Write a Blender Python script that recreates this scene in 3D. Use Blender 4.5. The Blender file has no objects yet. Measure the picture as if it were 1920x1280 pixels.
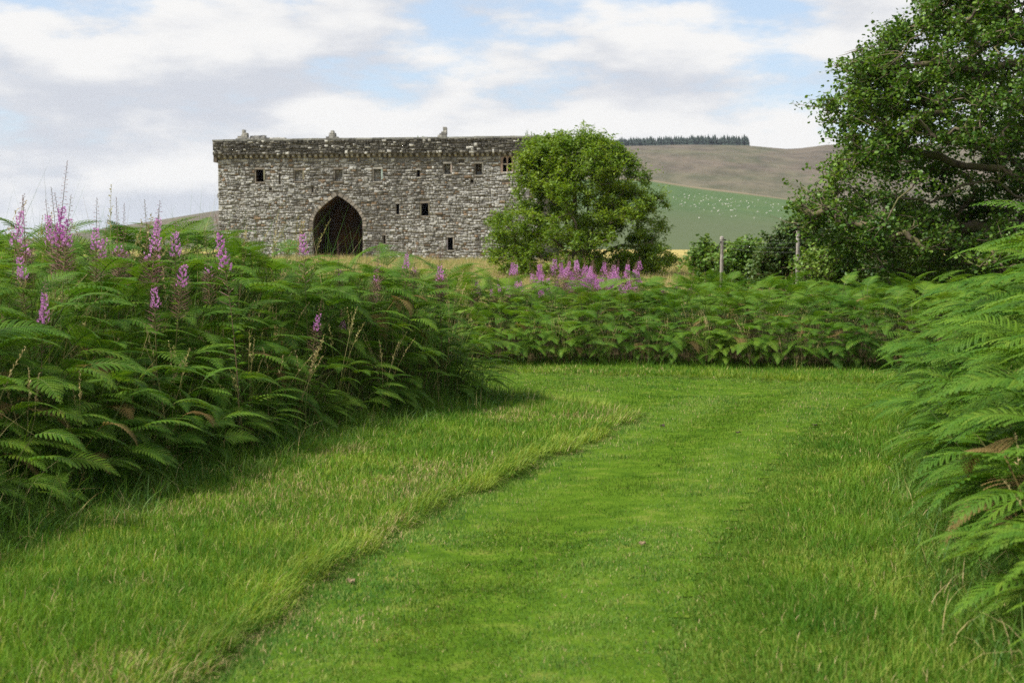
import bpy, bmesh, math, random
import numpy as np
from mathutils import Vector, Matrix, noise as mnoise

random.seed(7)
rng = np.random.default_rng(7)
SC = bpy.context.scene
COL = SC.collection
R = math.radians

# ------------------------------------------------------------------ camera
EYE = 1.6
F_PX = 1920 * 50.0 / 36.0
PITCH = math.atan(150.0 / F_PX)
cam_d = bpy.data.cameras.new('camera')
cam = bpy.data.objects.new('camera', cam_d)
COL.objects.link(cam)
cam.location = (0, 0, EYE)
cam.rotation_euler = (math.pi / 2 - PITCH, 0, 0)
cam_d.lens = 50.0
cam_d.sensor_width = 36.0
cam_d.clip_start = 0.05
cam_d.clip_end = 30000.0
cam_d.dof.use_dof = True
cam_d.dof.focus_distance = 16.0
cam_d.dof.aperture_fstop = 4.0
SC.camera = cam

# ------------------------------------------------------------------ light
SUN_DIR = Vector((-0.72, -0.22, 0.92)).normalized()
SUN_EL = math.asin(SUN_DIR.z)
SUN_ROT = math.atan2(SUN_DIR.x, SUN_DIR.y)
sun_d = bpy.data.lights.new('sun', 'SUN')
sun_d.energy = 4.7
sun_d.angle = R(9.0)
sun_d.color = (1.0, 0.95, 0.87)
sun = bpy.data.objects.new('sun', sun_d)
sun.rotation_euler = SUN_DIR.to_track_quat('Z', 'Y').to_euler()
COL.objects.link(sun)

world = bpy.data.worlds.new('World')
SC.world = world
world.use_nodes = True


def build_world():
    nt = world.node_tree
    N, L = nt.nodes, nt.links
    N.clear()

    def n(t, **kw):
        x = N.new(t)
        for k, v in kw.items():
            setattr(x, k, v)
        return x

    def math_(op, a, b=None, clamp=False):
        m = n('ShaderNodeMath', operation=op, use_clamp=clamp)
        for i, v in enumerate((a, b)):
            if v is None:
                continue
            if isinstance(v, (int, float)):
                m.inputs[i].default_value = v
            else:
                L.new(v, m.inputs[i])
        return m.outputs[0]
    out = n('ShaderNodeOutputWorld')
    bg = n('ShaderNodeBackground')
    bg.inputs['Strength'].default_value = 1.0
    sky = n('ShaderNodeTexSky', sky_type='NISHITA')
    sky.sun_disc = False
    sky.sun_elevation = SUN_EL
    sky.sun_rotation = SUN_ROT
    sky.altitude = 150
    sky.air_density = 1.0
    sky.dust_density = 1.0
    skys = n('ShaderNodeMix', data_type='RGBA', blend_type='MULTIPLY')
    skys.inputs[0].default_value = 1.0
    L.new(sky.outputs[0], skys.inputs[6])
    skys.inputs[7].default_value = (0.105, 0.105, 0.105, 1)
    tc = n('ShaderNodeTexCoord')

    def cloud_noise(off, scale, detail, rough, zs):
        mp = n('ShaderNodeMapping')
        mp.inputs['Scale'].default_value = (1, 1, zs)
        mp.inputs['Location'].default_value = off
        L.new(tc.outputs['Generated'], mp.inputs['Vector'])
        ns = n('ShaderNodeTexNoise')
        ns.inputs['Scale'].default_value = scale
        ns.inputs['Detail'].default_value = detail
        ns.inputs['Roughness'].default_value = rough
        ns.inputs['Distortion'].default_value = 0.0
        L.new(mp.outputs[0], ns.inputs['Vector'])
        return ns.outputs[0]
    O = (9.3, 4.4, 2.2)
    d0 = cloud_noise(O, 5.2, 7, 0.60, 3.0)
    # same field read a little higher up: where it thins out above, the cloud top is lit
    d1 = cloud_noise((O[0], O[1], O[2] + 0.075), 5.2, 3, 0.5, 3.0)
    big = cloud_noise((7.7, 3.1, 0.2), 2.0, 1, 0.5, 2.6)
    dens = math_('ADD', d0, math_('MULTIPLY', math_('SUBTRACT', big, 0.5), 0.55))
    cov = n('ShaderNodeMapRange', interpolation_type='SMOOTHSTEP')
    L.new(dens, cov.inputs[0])
    cov.inputs[1].default_value = 0.40
    cov.inputs[2].default_value = 0.54
    lit = n('ShaderNodeMapRange', interpolation_type='SMOOTHSTEP')
    L.new(math_('SUBTRACT', d0, d1), lit.inputs[0])
    lit.inputs[1].default_value = -0.13
    lit.inputs[2].default_value = 0.10
    cc = n('ShaderNodeMix', data_type='RGBA')
    L.new(lit.outputs[0], cc.inputs[0])
    cc.inputs[6].default_value = (0.40, 0.417, 0.455, 1)
    cc.inputs[7].default_value = (0.575, 0.57, 0.562, 1)
    # thin high veil so the gaps are pale blue
    veil = n('ShaderNodeMix', data_type='RGBA')
    veil.inputs[0].default_value = 0.45
    L.new(skys.outputs[2], veil.inputs[6])
    veil.inputs[7].default_value = (0.40, 0.475, 0.585, 1)
    mx = n('ShaderNodeMix', data_type='RGBA')
    L.new(cov.outputs[0], mx.inputs[0])
    L.new(veil.outputs[2], mx.inputs[6])
    L.new(cc.outputs[2], mx.inputs[7])
    L.new(mx.outputs[2], bg.inputs['Color'])
    L.new(bg.outputs[0], out.inputs['Surface'])


build_world()
vs = SC.view_settings
vs.view_transform = 'Standard'
vs.look = 'None'
vs.exposure = 0.72
vs.gamma = 1.0
vs.use_curve_mapping = False
SC.cycles.use_denoising = False
SC.render.filter_size = 1.2
SC.cycles.max_bounces = 6
SC.cycles.diffuse_bounces = 3
SC.cycles.glossy_bounces = 2
SC.cycles.transmission_bounces = 3
SC.cycles.transparent_max_bounces = 4
SC.cycles.volume_bounces = 0
SC.cycles.caustics_reflective = False
SC.cycles.caustics_refractive = False
SC.cycles.sample_clamp_indirect = 4.0


# ------------------------------------------------------------------ geometry of the view (for measuring the photograph)
def ray(px, py):
    c, s = math.cos(PITCH), math.sin(PITCH)
    a, b = (px - 960.0) / F_PX, (640.0 - py) / F_PX
    return np.array([a, c + b * s, -s + b * c])


def at(px, py, Y):
    d = ray(px, py)
    k = Y / d[1]
    return np.array([d[0] * k, Y, EYE + d[2] * k])


# ------------------------------------------------------------------ helpers
def tag(o, label=None, cat=None, group=None, kind=None):
    if label:
        o['label'] = label
    if cat:
        o['category'] = cat
    if group:
        o['group'] = group
    if kind:
        o['kind'] = kind
    return o


def new_mesh(name, V, Fc, mats=(), smooth=False, fmat=None):
    """V (n,3); Fc: array (m,k) or list of such arrays / lists of tuples"""
    me = bpy.data.meshes.new(name)
    V = np.asarray(V, dtype=np.float32).reshape(-1, 3)
    if isinstance(Fc, np.ndarray):
        Fc = [Fc]
    if Fc and not isinstance(Fc[0], np.ndarray):
        me.from_pydata(V.tolist(), [], Fc)
    else:
        Fc = [np.asarray(f, dtype=np.int32) for f in Fc if len(f)]
        loops = np.concatenate([f.ravel() for f in Fc])
        tot = np.concatenate([np.full(len(f), f.shape[1], np.int32) for f in Fc])
        start = np.concatenate([[0], np.cumsum(tot)[:-1]]).astype(np.int32)
        me.vertices.add(len(V))
        me.vertices.foreach_set('co', V.ravel())
        me.loops.add(len(loops))
        me.loops.foreach_set('vertex_index', loops)
        me.polygons.add(len(tot))
        me.polygons.foreach_set('loop_start', start)
        try:
            me.polygons.foreach_set('loop_total', tot)
        except Exception:
            pass
    for m in mats:
        me.materials.append(m)
    if fmat is not None:
        me.polygons.foreach_set('material_index', np.asarray(fmat, np.int32))
    if smooth:
        me.polygons.foreach_set('use_smooth', np.ones(len(me.polygons), bool))
    me.update(calc_edges=True)
    if len(V) < 20000:
        me.validate()
    return me


def obj(name, me, parent=None, loc=None):
    o = bpy.data.objects.new(name, me)
    COL.objects.link(o)
    if parent is not None:
        o.parent = parent
    if loc is not None:
        o.location = loc
    return o


def set_color(me, cols, domain='POINT', name='tone'):
    a = me.color_attributes.new(name, 'FLOAT_COLOR', domain)
    c = np.asarray(cols, np.float32)
    if c.shape[1] == 3:
        c = np.concatenate([c, np.ones((len(c), 1), np.float32)], 1)
    a.data.foreach_set('color', c.ravel())


class MB:
    """collects simple solids into one mesh"""

    def __init__(s):
        s.v, s.f = [], []

    def add(s, V, Fc):
        b = len(s.v)
        s.v.extend([tuple(p) for p in V])
        s.f.extend([tuple(i + b for i in f) for f in Fc])

    def box(s, x0, x1, y0, y1, z0, z1, jit=0.0):
        V = [(x, y, z) for z in (z0, z1) for y in (y0, y1) for x in (x0, x1)]
        if jit:
            V = [tuple(c + random.uniform(-jit, jit) for c in p) for p in V]
        s.add(V, [(0, 2, 3, 1), (4, 5, 7, 6), (0, 1, 5, 4), (2, 6, 7, 3), (0, 4, 6, 2), (1, 3, 7, 5)])

    def tube(s, pts, rad, n=6, cap=True):
        pts = [Vector(p) for p in pts]
        if not hasattr(rad, '__len__'):
            rad = [rad] * len(pts)
        b = len(s.v)
        up = Vector((0.31, 0.17, 0.93))
        for i, p in enumerate(pts):
            d = (pts[min(i + 1, len(pts) - 1)] - pts[max(i - 1, 0)])
            d = d.normalized() if d.length > 1e-9 else Vector((0, 0, 1))
            a = d.cross(up)
            if a.length < 1e-3:
                a = d.cross(Vector((1, 0, 0)))
            a.normalize()
            c = d.cross(a)
            for k in range(n):
                t = 2 * math.pi * k / n
                s.v.append(tuple(p + (a * math.cos(t) + c * math.sin(t)) * rad[i]))
        for i in range(len(pts) - 1):
            for k in range(n):
                k2 = (k + 1) % n
                s.f.append((b + i * n + k, b + i * n + k2, b + (i + 1) * n + k2, b + (i + 1) * n + k))
        if cap:
            s.f.append(tuple(b + k for k in range(n))[::-1])
            s.f.append(tuple(b + (len(pts) - 1) * n + k for k in range(n)))

    def mesh(s, name, mats=(), smooth=False):
        return new_mesh(name, s.v, s.f, mats, smooth)


def smooth(a, b, x):
    t = np.clip((np.asarray(x, float) - a) / (b - a), 0, 1)
    return t * t * (3 - 2 * t)


def vnoise(x, y, seed=0):
    """value noise, vectorised, about -1..1"""
    x = np.asarray(x, float); y = np.asarray(y, float)
    xi, yi = np.floor(x).astype(np.int64), np.floor(y).astype(np.int64)
    fx, fy = x - xi, y - yi
    fx = fx * fx * (3 - 2 * fx); fy = fy * fy * (3 - 2 * fy)

    def h(a, b):
        n = (a * 374761393 + b * 668265263 + seed * 974711) & 0x7fffffff
        n = ((n ^ (n >> 13)) * 1274126177) & 0x7fffffff
        n = n ^ (n >> 16)
        return (n & 0xffff) / 32767.5 - 1.0
    return ((h(xi, yi) * (1 - fx) + h(xi + 1, yi) * fx) * (1 - fy) + (h(xi, yi + 1) * (1 - fx) + h(xi + 1, yi + 1) * fx) * fy)


def fbm(x, y, seed=0, oct=4, g=0.5):
    s, a, t = 0, 1.0, 0
    for o in range(oct):
        s = s + a * vnoise(x * 2 ** o, y * 2 ** o, seed + o * 17)
        t += a
        a *= g
    return s / t


_SD = {}
SDX0, SDX1, SDY0, SDY1, SDS = -17.0, 18.0, -4.0, 36.0, 0.08


def sdist(x, y, poly):
    """signed distance to a polygon, positive inside, read from a grid worked out once for each polygon"""
    x = np.asarray(x, float); y = np.asarray(y, float)
    if id(poly) not in _SD:
        gx = np.arange(SDX0, SDX1 + SDS, SDS); gy = np.arange(SDY0, SDY1 + SDS, SDS)
        GX, GY = np.meshgrid(gx, gy)
        _SD[id(poly)] = sdist_exact(GX.ravel(), GY.ravel(), poly).reshape(GX.shape).astype(np.float32)
    G = _SD[id(poly)]
    fx = np.clip((x - SDX0) / SDS, 0, G.shape[1] - 1.001); fy = np.clip((y - SDY0) / SDS, 0, G.shape[0] - 1.001)
    i, j = fx.astype(int), fy.astype(int)
    a, b = fx - i, fy - j
    return (G[j, i] * (1 - a) + G[j, i + 1] * a) * (1 - b) + (G[j + 1, i] * (1 - a) + G[j + 1, i + 1] * a) * b


def sdist_exact(x, y, poly):
    x = np.asarray(x, float); y = np.asarray(y, float)
    P = np.asarray(poly, float)
    Q = np.roll(P, -1, 0)
    best = np.full(x.shape, 1e18)
    ins = np.zeros(x.shape, bool)
    for (ax, ay), (bx, by) in zip(P, Q):
        dx, dy = bx - ax, by - ay
        t = np.clip(((x - ax) * dx + (y - ay) * dy) / (dx * dx + dy * dy), 0, 1)
        best = np.minimum(best, (x - ax - t * dx) ** 2 + (y - ay - t * dy) ** 2)
        c = ((ay > y) != (by > y))
        with np.errstate(divide='ignore', invalid='ignore'):
            xx = (bx - ax) * (y - ay) / (by - ay if by != ay else 1e-12) + ax
        ins ^= c & (x < xx)
    d = np.sqrt(best)
    return np.where(ins, d, -d)


def chaikin(P, n=2):
    P = [np.array(p, float) for p in P]
    for _ in range(n):
        Q = []
        for i in range(len(P)):
            a, b = P[i], P[(i + 1) % len(P)]
            Q += [a * 0.75 + b * 0.25, a * 0.25 + b * 0.75]
        P = Q
    return np.array(P)


# ------------------------------------------------------------------ materials
def mat_base(name):
    m = bpy.data.materials.new(name)
    m.use_nodes = True
    nt = m.node_tree
    nt.nodes.clear()
    out = nt.nodes.new('ShaderNodeOutputMaterial')
    return m, nt, out


def node(nt, t, **kw):
    x = nt.nodes.new(t)
    for k, v in kw.items():
        setattr(x, k, v)
    return x


def ramp(nt, fac, stops):
    r = node(nt, 'ShaderNodeValToRGB')
    e = r.color_ramp.elements
    while len(e) < len(stops):
        e.new(0.5)
    for el, (p, c) in zip(e, stops):
        el.position = p
        el.color = (*c, 1)
    nt.links.new(fac, r.inputs[0])
    return r.outputs[0]


def noise_tex(nt, scale, detail=4, rough=0.55, coord='Object', vec=None, dist=0.0):
    ns = node(nt, 'ShaderNodeTexNoise')
    ns.inputs['Scale'].default_value = scale
    ns.inputs['Detail'].default_value = detail
    ns.inputs['Roughness'].default_value = rough
    ns.inputs['Distortion'].default_value = dist
    if vec is None:
        tc = node(nt, 'ShaderNodeTexCoord')
        vec = tc.outputs[coord]
    nt.links.new(vec, ns.inputs['Vector'])
    return ns.outputs[0]


def mixc(nt, fac, a, b, mode='MIX'):
    m = node(nt, 'ShaderNodeMix', data_type='RGBA', blend_type=mode)
    for sock, v in ((m.inputs[0], fac), (m.inputs[6], a), (m.inputs[7], b)):
        if isinstance(v, (int, float)):
            sock.default_value = v
        elif isinstance(v, tuple):
            sock.default_value = (*v, 1)
        else:
            nt.links.new(v, sock)
    return m.outputs[2]


def leaf_mat(name, cols, trans=0.35, rough=0.55, spec=0.35, vary_pos=0.0, tcol=None):
    """thin leaf: diffuse, light passing through, slight sheen; colour varies from copy to copy and along a colour attribute when there is one"""
    m, nt, out = mat_base(name)
    L = nt.links
    oi = node(nt, 'ShaderNodeObjectInfo')
    at_ = node(nt, 'ShaderNodeAttribute', attribute_name='tone')
    add = node(nt, 'ShaderNodeMath', operation='ADD')
    L.new(oi.outputs['Random'], add.inputs[0])
    sep = node(nt, 'ShaderNodeSeparateColor')
    L.new(at_.outputs['Color'], sep.inputs[0])
    L.new(sep.outputs[0], add.inputs[1])
    fr = node(nt, 'ShaderNodeMath', operation='FRACT')
    L.new(add.outputs[0], fr.inputs[0])
    c = ramp(nt, fr.outputs[0], [(i / (len(cols) - 1), k) for i, k in enumerate(cols)])
    if vary_pos:
        geo = node(nt, 'ShaderNodeNewGeometry')
        nz = noise_tex(nt, vary_pos, 3, 0.6, vec=geo.outputs['Position'])
        hs = node(nt, 'ShaderNodeHueSaturation')
        mr = node(nt, 'ShaderNodeMapRange')
        mr.inputs[1].default_value = 0.3; mr.inputs[2].default_value = 0.7
        mr.inputs[3].default_value = 0.72; mr.inputs[4].default_value = 1.3
        L.new(nz, mr.inputs[0])
        L.new(mr.outputs[0], hs.inputs['Value'])
        mr2 = node(nt, 'ShaderNodeMapRange')
        mr2.inputs[1].default_value = 0.3; mr2.inputs[2].default_value = 0.7
        mr2.inputs[3].default_value = 0.515; mr2.inputs[4].default_value = 0.485
        L.new(nz, mr2.inputs[0])
        L.new(mr2.outputs[0], hs.inputs['Hue'])
        L.new(c, hs.inputs['Color'])
        c = hs.outputs[0]
    p = node(nt, 'ShaderNodeBsdfPrincipled')
    p.inputs['Roughness'].default_value = rough
    p.inputs['Specular IOR Level'].default_value = spec
    L.new(c, p.inputs['Base Color'])
    t = node(nt, 'ShaderNodeBsdfTranslucent')
    tc = mixc(nt, 1.0, c, tcol or (1.15, 1.1, 0.55), 'MULTIPLY')
    L.new(tc, t.inputs['Color'])
    mx = node(nt, 'ShaderNodeMixShader')
    mx.inputs[0].default_value = trans
    L.new(p.outputs[0], mx.inputs[1])
    L.new(t.outputs[0], mx.inputs[2])
    L.new(mx.outputs[0], out.inputs['Surface'])
    return m


def solid_mat(name, stops, scale=3.0, rough=0.85, bump=0.0, bscale=20.0, tone=False, spec=0.25, detail=5):
    m, nt, out = mat_base(name)
    p = node(nt, 'ShaderNodeBsdfPrincipled')
    p.inputs['Roughness'].default_value = rough
    p.inputs['Specular IOR Level'].default_value = spec
    c = ramp(nt, noise_tex(nt, scale, detail, 0.6), stops)
    if tone:
        a = node(nt, 'ShaderNodeAttribute', attribute_name='tone')
        c = mixc(nt, 1.0, c, a.outputs['Color'], 'MULTIPLY')
    nt.links.new(c, p.inputs['Base Color'])
    if bump:
        b = node(nt, 'ShaderNodeBump')
        b.inputs['Strength'].default_value = bump
        b.inputs['Distance'].default_value = 0.02
        nt.links.new(noise_tex(nt, bscale, 6, 0.65), b.inputs['Height'])
        nt.links.new(b.outputs[0], p.inputs['Normal'])
    nt.links.new(p.outputs[0], out.inputs['Surface'])
    return m


M_LAWN = leaf_mat('mown_grass_blades', [(0.050, 0.132, 0.016), (0.085, 0.185, 0.022), (0.125, 0.222, 0.032), (0.21, 0.26, 0.06)], 0.35, 0.6, 0.10, 2.2)
M_VERGE = leaf_mat('verge_grass_blades', [(0.062, 0.16, 0.014), (0.115, 0.23, 0.021), (0.17, 0.27, 0.032), (0.25, 0.30, 0.06)], 0.38, 0.6, 0.10, 1.2)
M_STRAW = leaf_mat('straw_grass_blades', [(0.42, 0.33, 0.15), (0.34, 0.30, 0.11), (0.48, 0.37, 0.19)], 0.3, 0.6, 0.25, 0.0, (1.0, 0.95, 0.8))
M_LONG = leaf_mat('long_grass_blades', [(0.05, 0.13, 0.016), (0.085, 0.18, 0.022), (0.14, 0.23, 0.035)], 0.35, 0.5, 0.2, 0.9)
M_BRACKEN = leaf_mat('bracken_leaf', [(0.05, 0.135, 0.010), (0.07, 0.165, 0.012), (0.10, 0.205, 0.015), (0.06, 0.150, 0.014), (0.13, 0.235, 0.018), (0.09, 0.19, 0.014), (0.06, 0.15, 0.012), (0.11, 0.21, 0.016), (0.08, 0.17, 0.012), (0.14, 0.23, 0.02), (0.07, 0.16, 0.013), (0.085, 0.185, 0.015), (0.13, 0.215, 0.022), (0.055, 0.14, 0.012)], 0.38, 0.55, 0.18, 0.7)
M_DEADFERN = leaf_mat('dead_bracken', [(0.20, 0.13, 0.05), (0.26, 0.18, 0.07), (0.16, 0.12, 0.04)], 0.3, 0.7, 0.1, 0.0, (1.0, 0.9, 0.7))
M_STALK = leaf_mat('bracken_stalk', [(0.06, 0.10, 0.02), (0.10, 0.10, 0.03)], 0.05, 0.6, 0.3)
M_ALDER = leaf_mat('alder_leaf', [(0.042, 0.105, 0.012), (0.075, 0.15, 0.017), (0.13, 0.215, 0.024)], 0.32, 0.45, 0.28, 0.5)
M_ASH = leaf_mat('ash_leaf', [(0.08, 0.165, 0.009), (0.135, 0.23, 0.014), (0.20, 0.285, 0.028)], 0.4, 0.5, 0.35, 0.35)
M_SHRUB = leaf_mat('shrub_leaf', [(0.07, 0.155, 0.016), (0.11, 0.20, 0.024), (0.16, 0.24, 0.04)], 0.3, 0.5, 0.35, 0.5)
M_DARKSHRUB = leaf_mat('dark_shrub_leaf', [(0.04, 0.085, 0.018), (0.06, 0.11, 0.022), (0.085, 0.13, 0.03)], 0.25, 0.5, 0.3, 0.5)
M_PETAL = leaf_mat('fireweed_petal', [(0.50, 0.17, 0.46), (0.68, 0.33, 0.63), (0.60, 0.24, 0.54)], 0.35, 0.6, 0.2, 0.0, (1.1, 0.9, 1.1))
M_BUD = leaf_mat('fireweed_bud', [(0.26, 0.09, 0.13), (0.22, 0.12, 0.09), (0.32, 0.16, 0.16)], 0.15, 0.6, 0.2, 0.0, (1, 1, 1))
M_FWSTEM = leaf_mat('fireweed_stem', [(0.16, 0.10, 0.06), (0.14, 0.14, 0.04)], 0.05, 0.6, 0.2)
M_BARK = solid_mat('mossy_bark', [(0.3, (0.04, 0.03, 0.02)), (0.46, (0.13, 0.10, 0.07)), (0.6, (0.10, 0.10, 0.03)), (0.8, (0.20, 0.18, 0.14))], 5.0, 0.9, 0.6, 30)
M_DEADWOOD = solid_mat('bare_twig', [(0.3, (0.16, 0.14, 0.12)), (0.7, (0.32, 0.29, 0.25))], 9.0, 0.85)
M_POST = solid_mat('weathered_post_wood', [(0.3, (0.16, 0.14, 0.12)), (0.55, (0.30, 0.27, 0.24)), (0.75, (0.42, 0.39, 0.35))], 7.0, 0.85, 0.4, 40)
M_IRON = solid_mat('dark_fittings', [(0.3, (0.03, 0.03, 0.03)), (0.7, (0.07, 0.065, 0.06))], 12, 0.6)
M_WIRE = solid_mat('fence_wire', [(0.3, (0.14, 0.14, 0.14)), (0.7, (0.2, 0.2, 0.2))], 12, 0.5)
M_STONE = solid_mat('rubble_stone', [(0.32, (0.62, 0.62, 0.60)), (0.5, (1.0, 1.0, 0.98)), (0.7, (1.25, 1.24, 1.18))], 3.5, 0.92, 0.35, 14, tone=True, spec=0.15, detail=7)
M_MORTAR = solid_mat('old_mortar', [(0.3, (0.07, 0.06, 0.047)), (0.55, (0.16, 0.145, 0.122)), (0.75, (0.22, 0.205, 0.18))], 0.9, 0.95, 0.5, 6, spec=0.1, detail=8)
M_INNER = solid_mat('shade_darkened_brown_stone', [(0.3, (0.018, 0.014, 0.011)), (0.52, (0.045, 0.030, 0.020)), (0.72, (0.12, 0.06, 0.025))], 0.55, 0.9, 0.5, 5, spec=0.1, detail=7)  # brown stone, its colour darkened to deepen the shade inside arch and openings
M_SHEEP = solid_mat('sheep_fleece', [(0.3, (0.48, 0.46, 0.40)), (0.7, (0.62, 0.60, 0.54))], 5, 0.9)
M_CONIFER = solid_mat('conifer_needles', [(0.3, (0.008, 0.016, 0.012)), (0.7, (0.020, 0.034, 0.024))], 0.06, 0.9)
M_LITTER = solid_mat('dead_leaf', [(0.3, (0.14, 0.095, 0.05)), (0.7, (0.26, 0.20, 0.11))], 30, 0.8)
M_DUNG = solid_mat('dark_dropping', [(0.3, (0.03, 0.022, 0.016)), (0.7, (0.07, 0.05, 0.035))], 30, 0.9)

# ------------------------------------------------------------------ layout on the ground (metres, camera above the origin, looking along +y)
PATH = chaikin([(-2.1, -3), (-1.75, 2), (-1.30, 5.4), (-.99, 7.36), (-.54, 9.08), (-.04, 10.8), (.56, 12.55), (1.02, 14.0), (1.32, 15.0),
                (1.1, 16.0), (.2, 16.95), (-3, 18.0), (-10, 18.9), (-10, 22), (-3, 21.3), (0, 20.75), (2.16, 20.0), (4.2, 19.0), (7.5, 18.2),
                (7.5, 17.0), (5.2, 17.0), (4.2, 15.9), (3.2, 14.0), (2.3, 11.2), (1.47, 8.37), (.75, 5.4), (0.3, 2), (0, -3)], 2)
BED_L = chaikin([(-5.2, 2.5), (-3.7, 6.0), (-3.1, 8.2), (-2.75, 9.3), (-2.35, 10.9), (-1.85, 13.2), (-1.1, 14.9), (-.35, 16.2), (-.25, 17.0), (-1.2, 17.3), (-10, 18.2), (-14, 12), (-9, 2)], 2)
BED_F = chaikin([(-14, 24), (-5, 22.9), (0, 22.1), (2.2, 21.75), (5.7, 20.9), (9, 20.1), (16, 20), (17, 33), (6, 33), (2.5, 30.5), (-1.5, 27.5), (-5, 28), (-16, 32)], 1)
BED_R = chaikin([(1.75, 1.0), (2.05, 3.5), (2.25, 5.6), (2.7, 8), (3.4, 11), (4.2, 13.8), (5.0, 16.0), (6.5, 16.9), (13, 16), (13, 0), (4, -1)], 2)


def mid_x(y):
    return np.interp(y, [2, 5.4, 8, 11, 14, 17, 19], [-.7, -.25, .35, 1.15, 2.2, 3.2, 3.6])


def edge_d(x, y):
    """distance inside the mown path, with its ragged cut edge"""
    return sdist(x, y, PATH) + 0.085 * vnoise(x * 2.3, y * 2.3, 8) + 0.05 * vnoise(x * 6.1, y * 6.1, 18)


def ground_z(x, y):
    x = np.asarray(x, float); y = np.asarray(y, float)
    z = 1.25 * smooth(38, 150, y) + 3.6 * smooth(165, 420, y) + 4.0 * smooth(420, 900, y)
    near = (y < 60) & (np.abs(x) < 40)
    zz = np.zeros_like(z)
    if near.any():
        xn, yn = x[near], y[near]
        dp = edge_d(xn, yn)
        cut = 1 - smooth(-.5, .5, xn - mid_x(yn)) * smooth(18.6, 17.8, yn)
        h = -0.035 * smooth(-0.03, 0.07, dp) * cut
        h += (0.38 + 0.32 * smooth(12, 14.5, yn)) * smooth(0.0, 1.0, sdist(xn, yn, BED_L) / (1.7 - 0.9 * smooth(13.5, 15.5, yn)))
        h += 0.42 * smooth(0.0, 1.6, sdist(xn, yn, BED_R))
        h += 0.10 * smooth(-0.4, 1.5, sdist(xn, yn, BED_F))
        h += 0.022 * fbm(xn * 0.8, yn * 0.8, 3)
        zz[near] = h
    z = z + zz
    z = z + 0.35 * fbm(x * 0.03, y * 0.03, 9) * smooth(40, 120, y)
    return z


def build_ground():
    def axis(core0, core1, step, lo, hi, g=1.13):
        a = list(np.arange(core0, core1, step))
        s = step
        x = core1
        while x < hi:
            a.append(x); s *= g; x += s
        a.append(hi)
        s = step
        x = core0
        while x > lo:
            s *= g; x -= s
            a.insert(0, max(x, lo))
        return np.unique(np.array(a))
    xs = axis(-6, 7, 0.09, -9000, 9000)
    ys = axis(3.0, 23, 0.09, -2500, 9500)
    X, Y = np.meshgrid(xs, ys)
    Z = ground_z(X.ravel(), Y.ravel())
    V = np.stack([X.ravel(), Y.ravel(), Z], 1)
    nx, ny = len(xs), len(ys)
    i = np.arange(nx * ny).reshape(ny, nx)
    q = np.stack([i[:-1, :-1].ravel(), i[:-1, 1:].ravel(), i[1:, 1:].ravel(), i[1:, :-1].ravel()], 1)
    m, nt, out = mat_base('pasture_ground')
    p = node(nt, 'ShaderNodeBsdfPrincipled')
    p.inputs['Roughness'].default_value = 1.0
    p.inputs['Specular IOR Level'].default_value = 0.0
    geo = node(nt, 'ShaderNodeNewGeometry')
    pos = geo.outputs['Position']
    near = ramp(nt, noise_tex(nt, 3.0, 6, 0.65, vec=pos), [(0.3, (0.04, 0.085, 0.010)), (0.55, (0.075, 0.13, 0.015)), (0.75, (0.14, 0.15, 0.035))])
    far = ramp(nt, noise_tex(nt, 0.09, 6, 0.65, vec=pos), [(0.28, (0.13, 0.16, 0.04)), (0.45, (0.30, 0.25, 0.09)), (0.7, (0.40, 0.31, 0.13))])
    a = node(nt, 'ShaderNodeAttribute', attribute_name='tone')
    sep = node(nt, 'ShaderNodeSeparateColor')
    nt.links.new(a.outputs['Color'], sep.inputs[0])
    c = mixc(nt, sep.outputs[0], near, far)
    # bare brown soil along the cut edge of the path and under the bracken
    soil = ramp(nt, noise_tex(nt, 9.0, 5, 0.6, vec=pos), [(0.3, (0.03, 0.024, 0.014)), (0.7, (0.085, 0.062, 0.034))])
    c = mixc(nt, sep.outputs[1], c, soil)
    nt.links.new(c, p.inputs['Base Color'])
    b = node(nt, 'ShaderNodeBump')
    b.inputs['Strength'].default_value = 0.6
    b.inputs['Distance'].default_value = 0.05
    nt.links.new(noise_tex(nt, 14.0, 6, 0.7, vec=pos), b.inputs['Height'])
    nt.links.new(b.outputs[0], p.inputs['Normal'])
    nt.links.new(p.outputs[0], out.inputs['Surface'])
    me = new_mesh('ground', V, q, [m], smooth=True)
    x, y = V[:, 0], V[:, 1]
    farw = smooth(33, 48, y)
    edge = np.zeros(len(V))
    nr = (np.abs(x) < 30) & (y < 40) & (y > -5)
    dp = edge_d(x[nr], y[nr])
    bed = np.maximum(np.maximum(sdist(x[nr], y[nr], BED_L), sdist(x[nr], y[nr], BED_R)), sdist(x[nr], y[nr], BED_F))
    cut = 1 - smooth(-.5, .5, x[nr] - mid_x(y[nr])) * smooth(18.6, 17.8, y[nr])
    edge[nr] = np.maximum(np.exp(-((dp - 0.01) / 0.06) ** 2) * 0.3 * cut * (0.5 + 0.45 * vnoise(x[nr] * 2.2, y[nr] * 2.2, 19)), smooth(-0.1, 0.5, bed))
    set_color(me, np.stack([farw, edge, 0 * x], 1))
    o = obj('ground', me)
    tag(o, kind='structure', label='grassy ground running from the path to the castle field', cat='ground')
    return o


build_ground()


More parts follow.
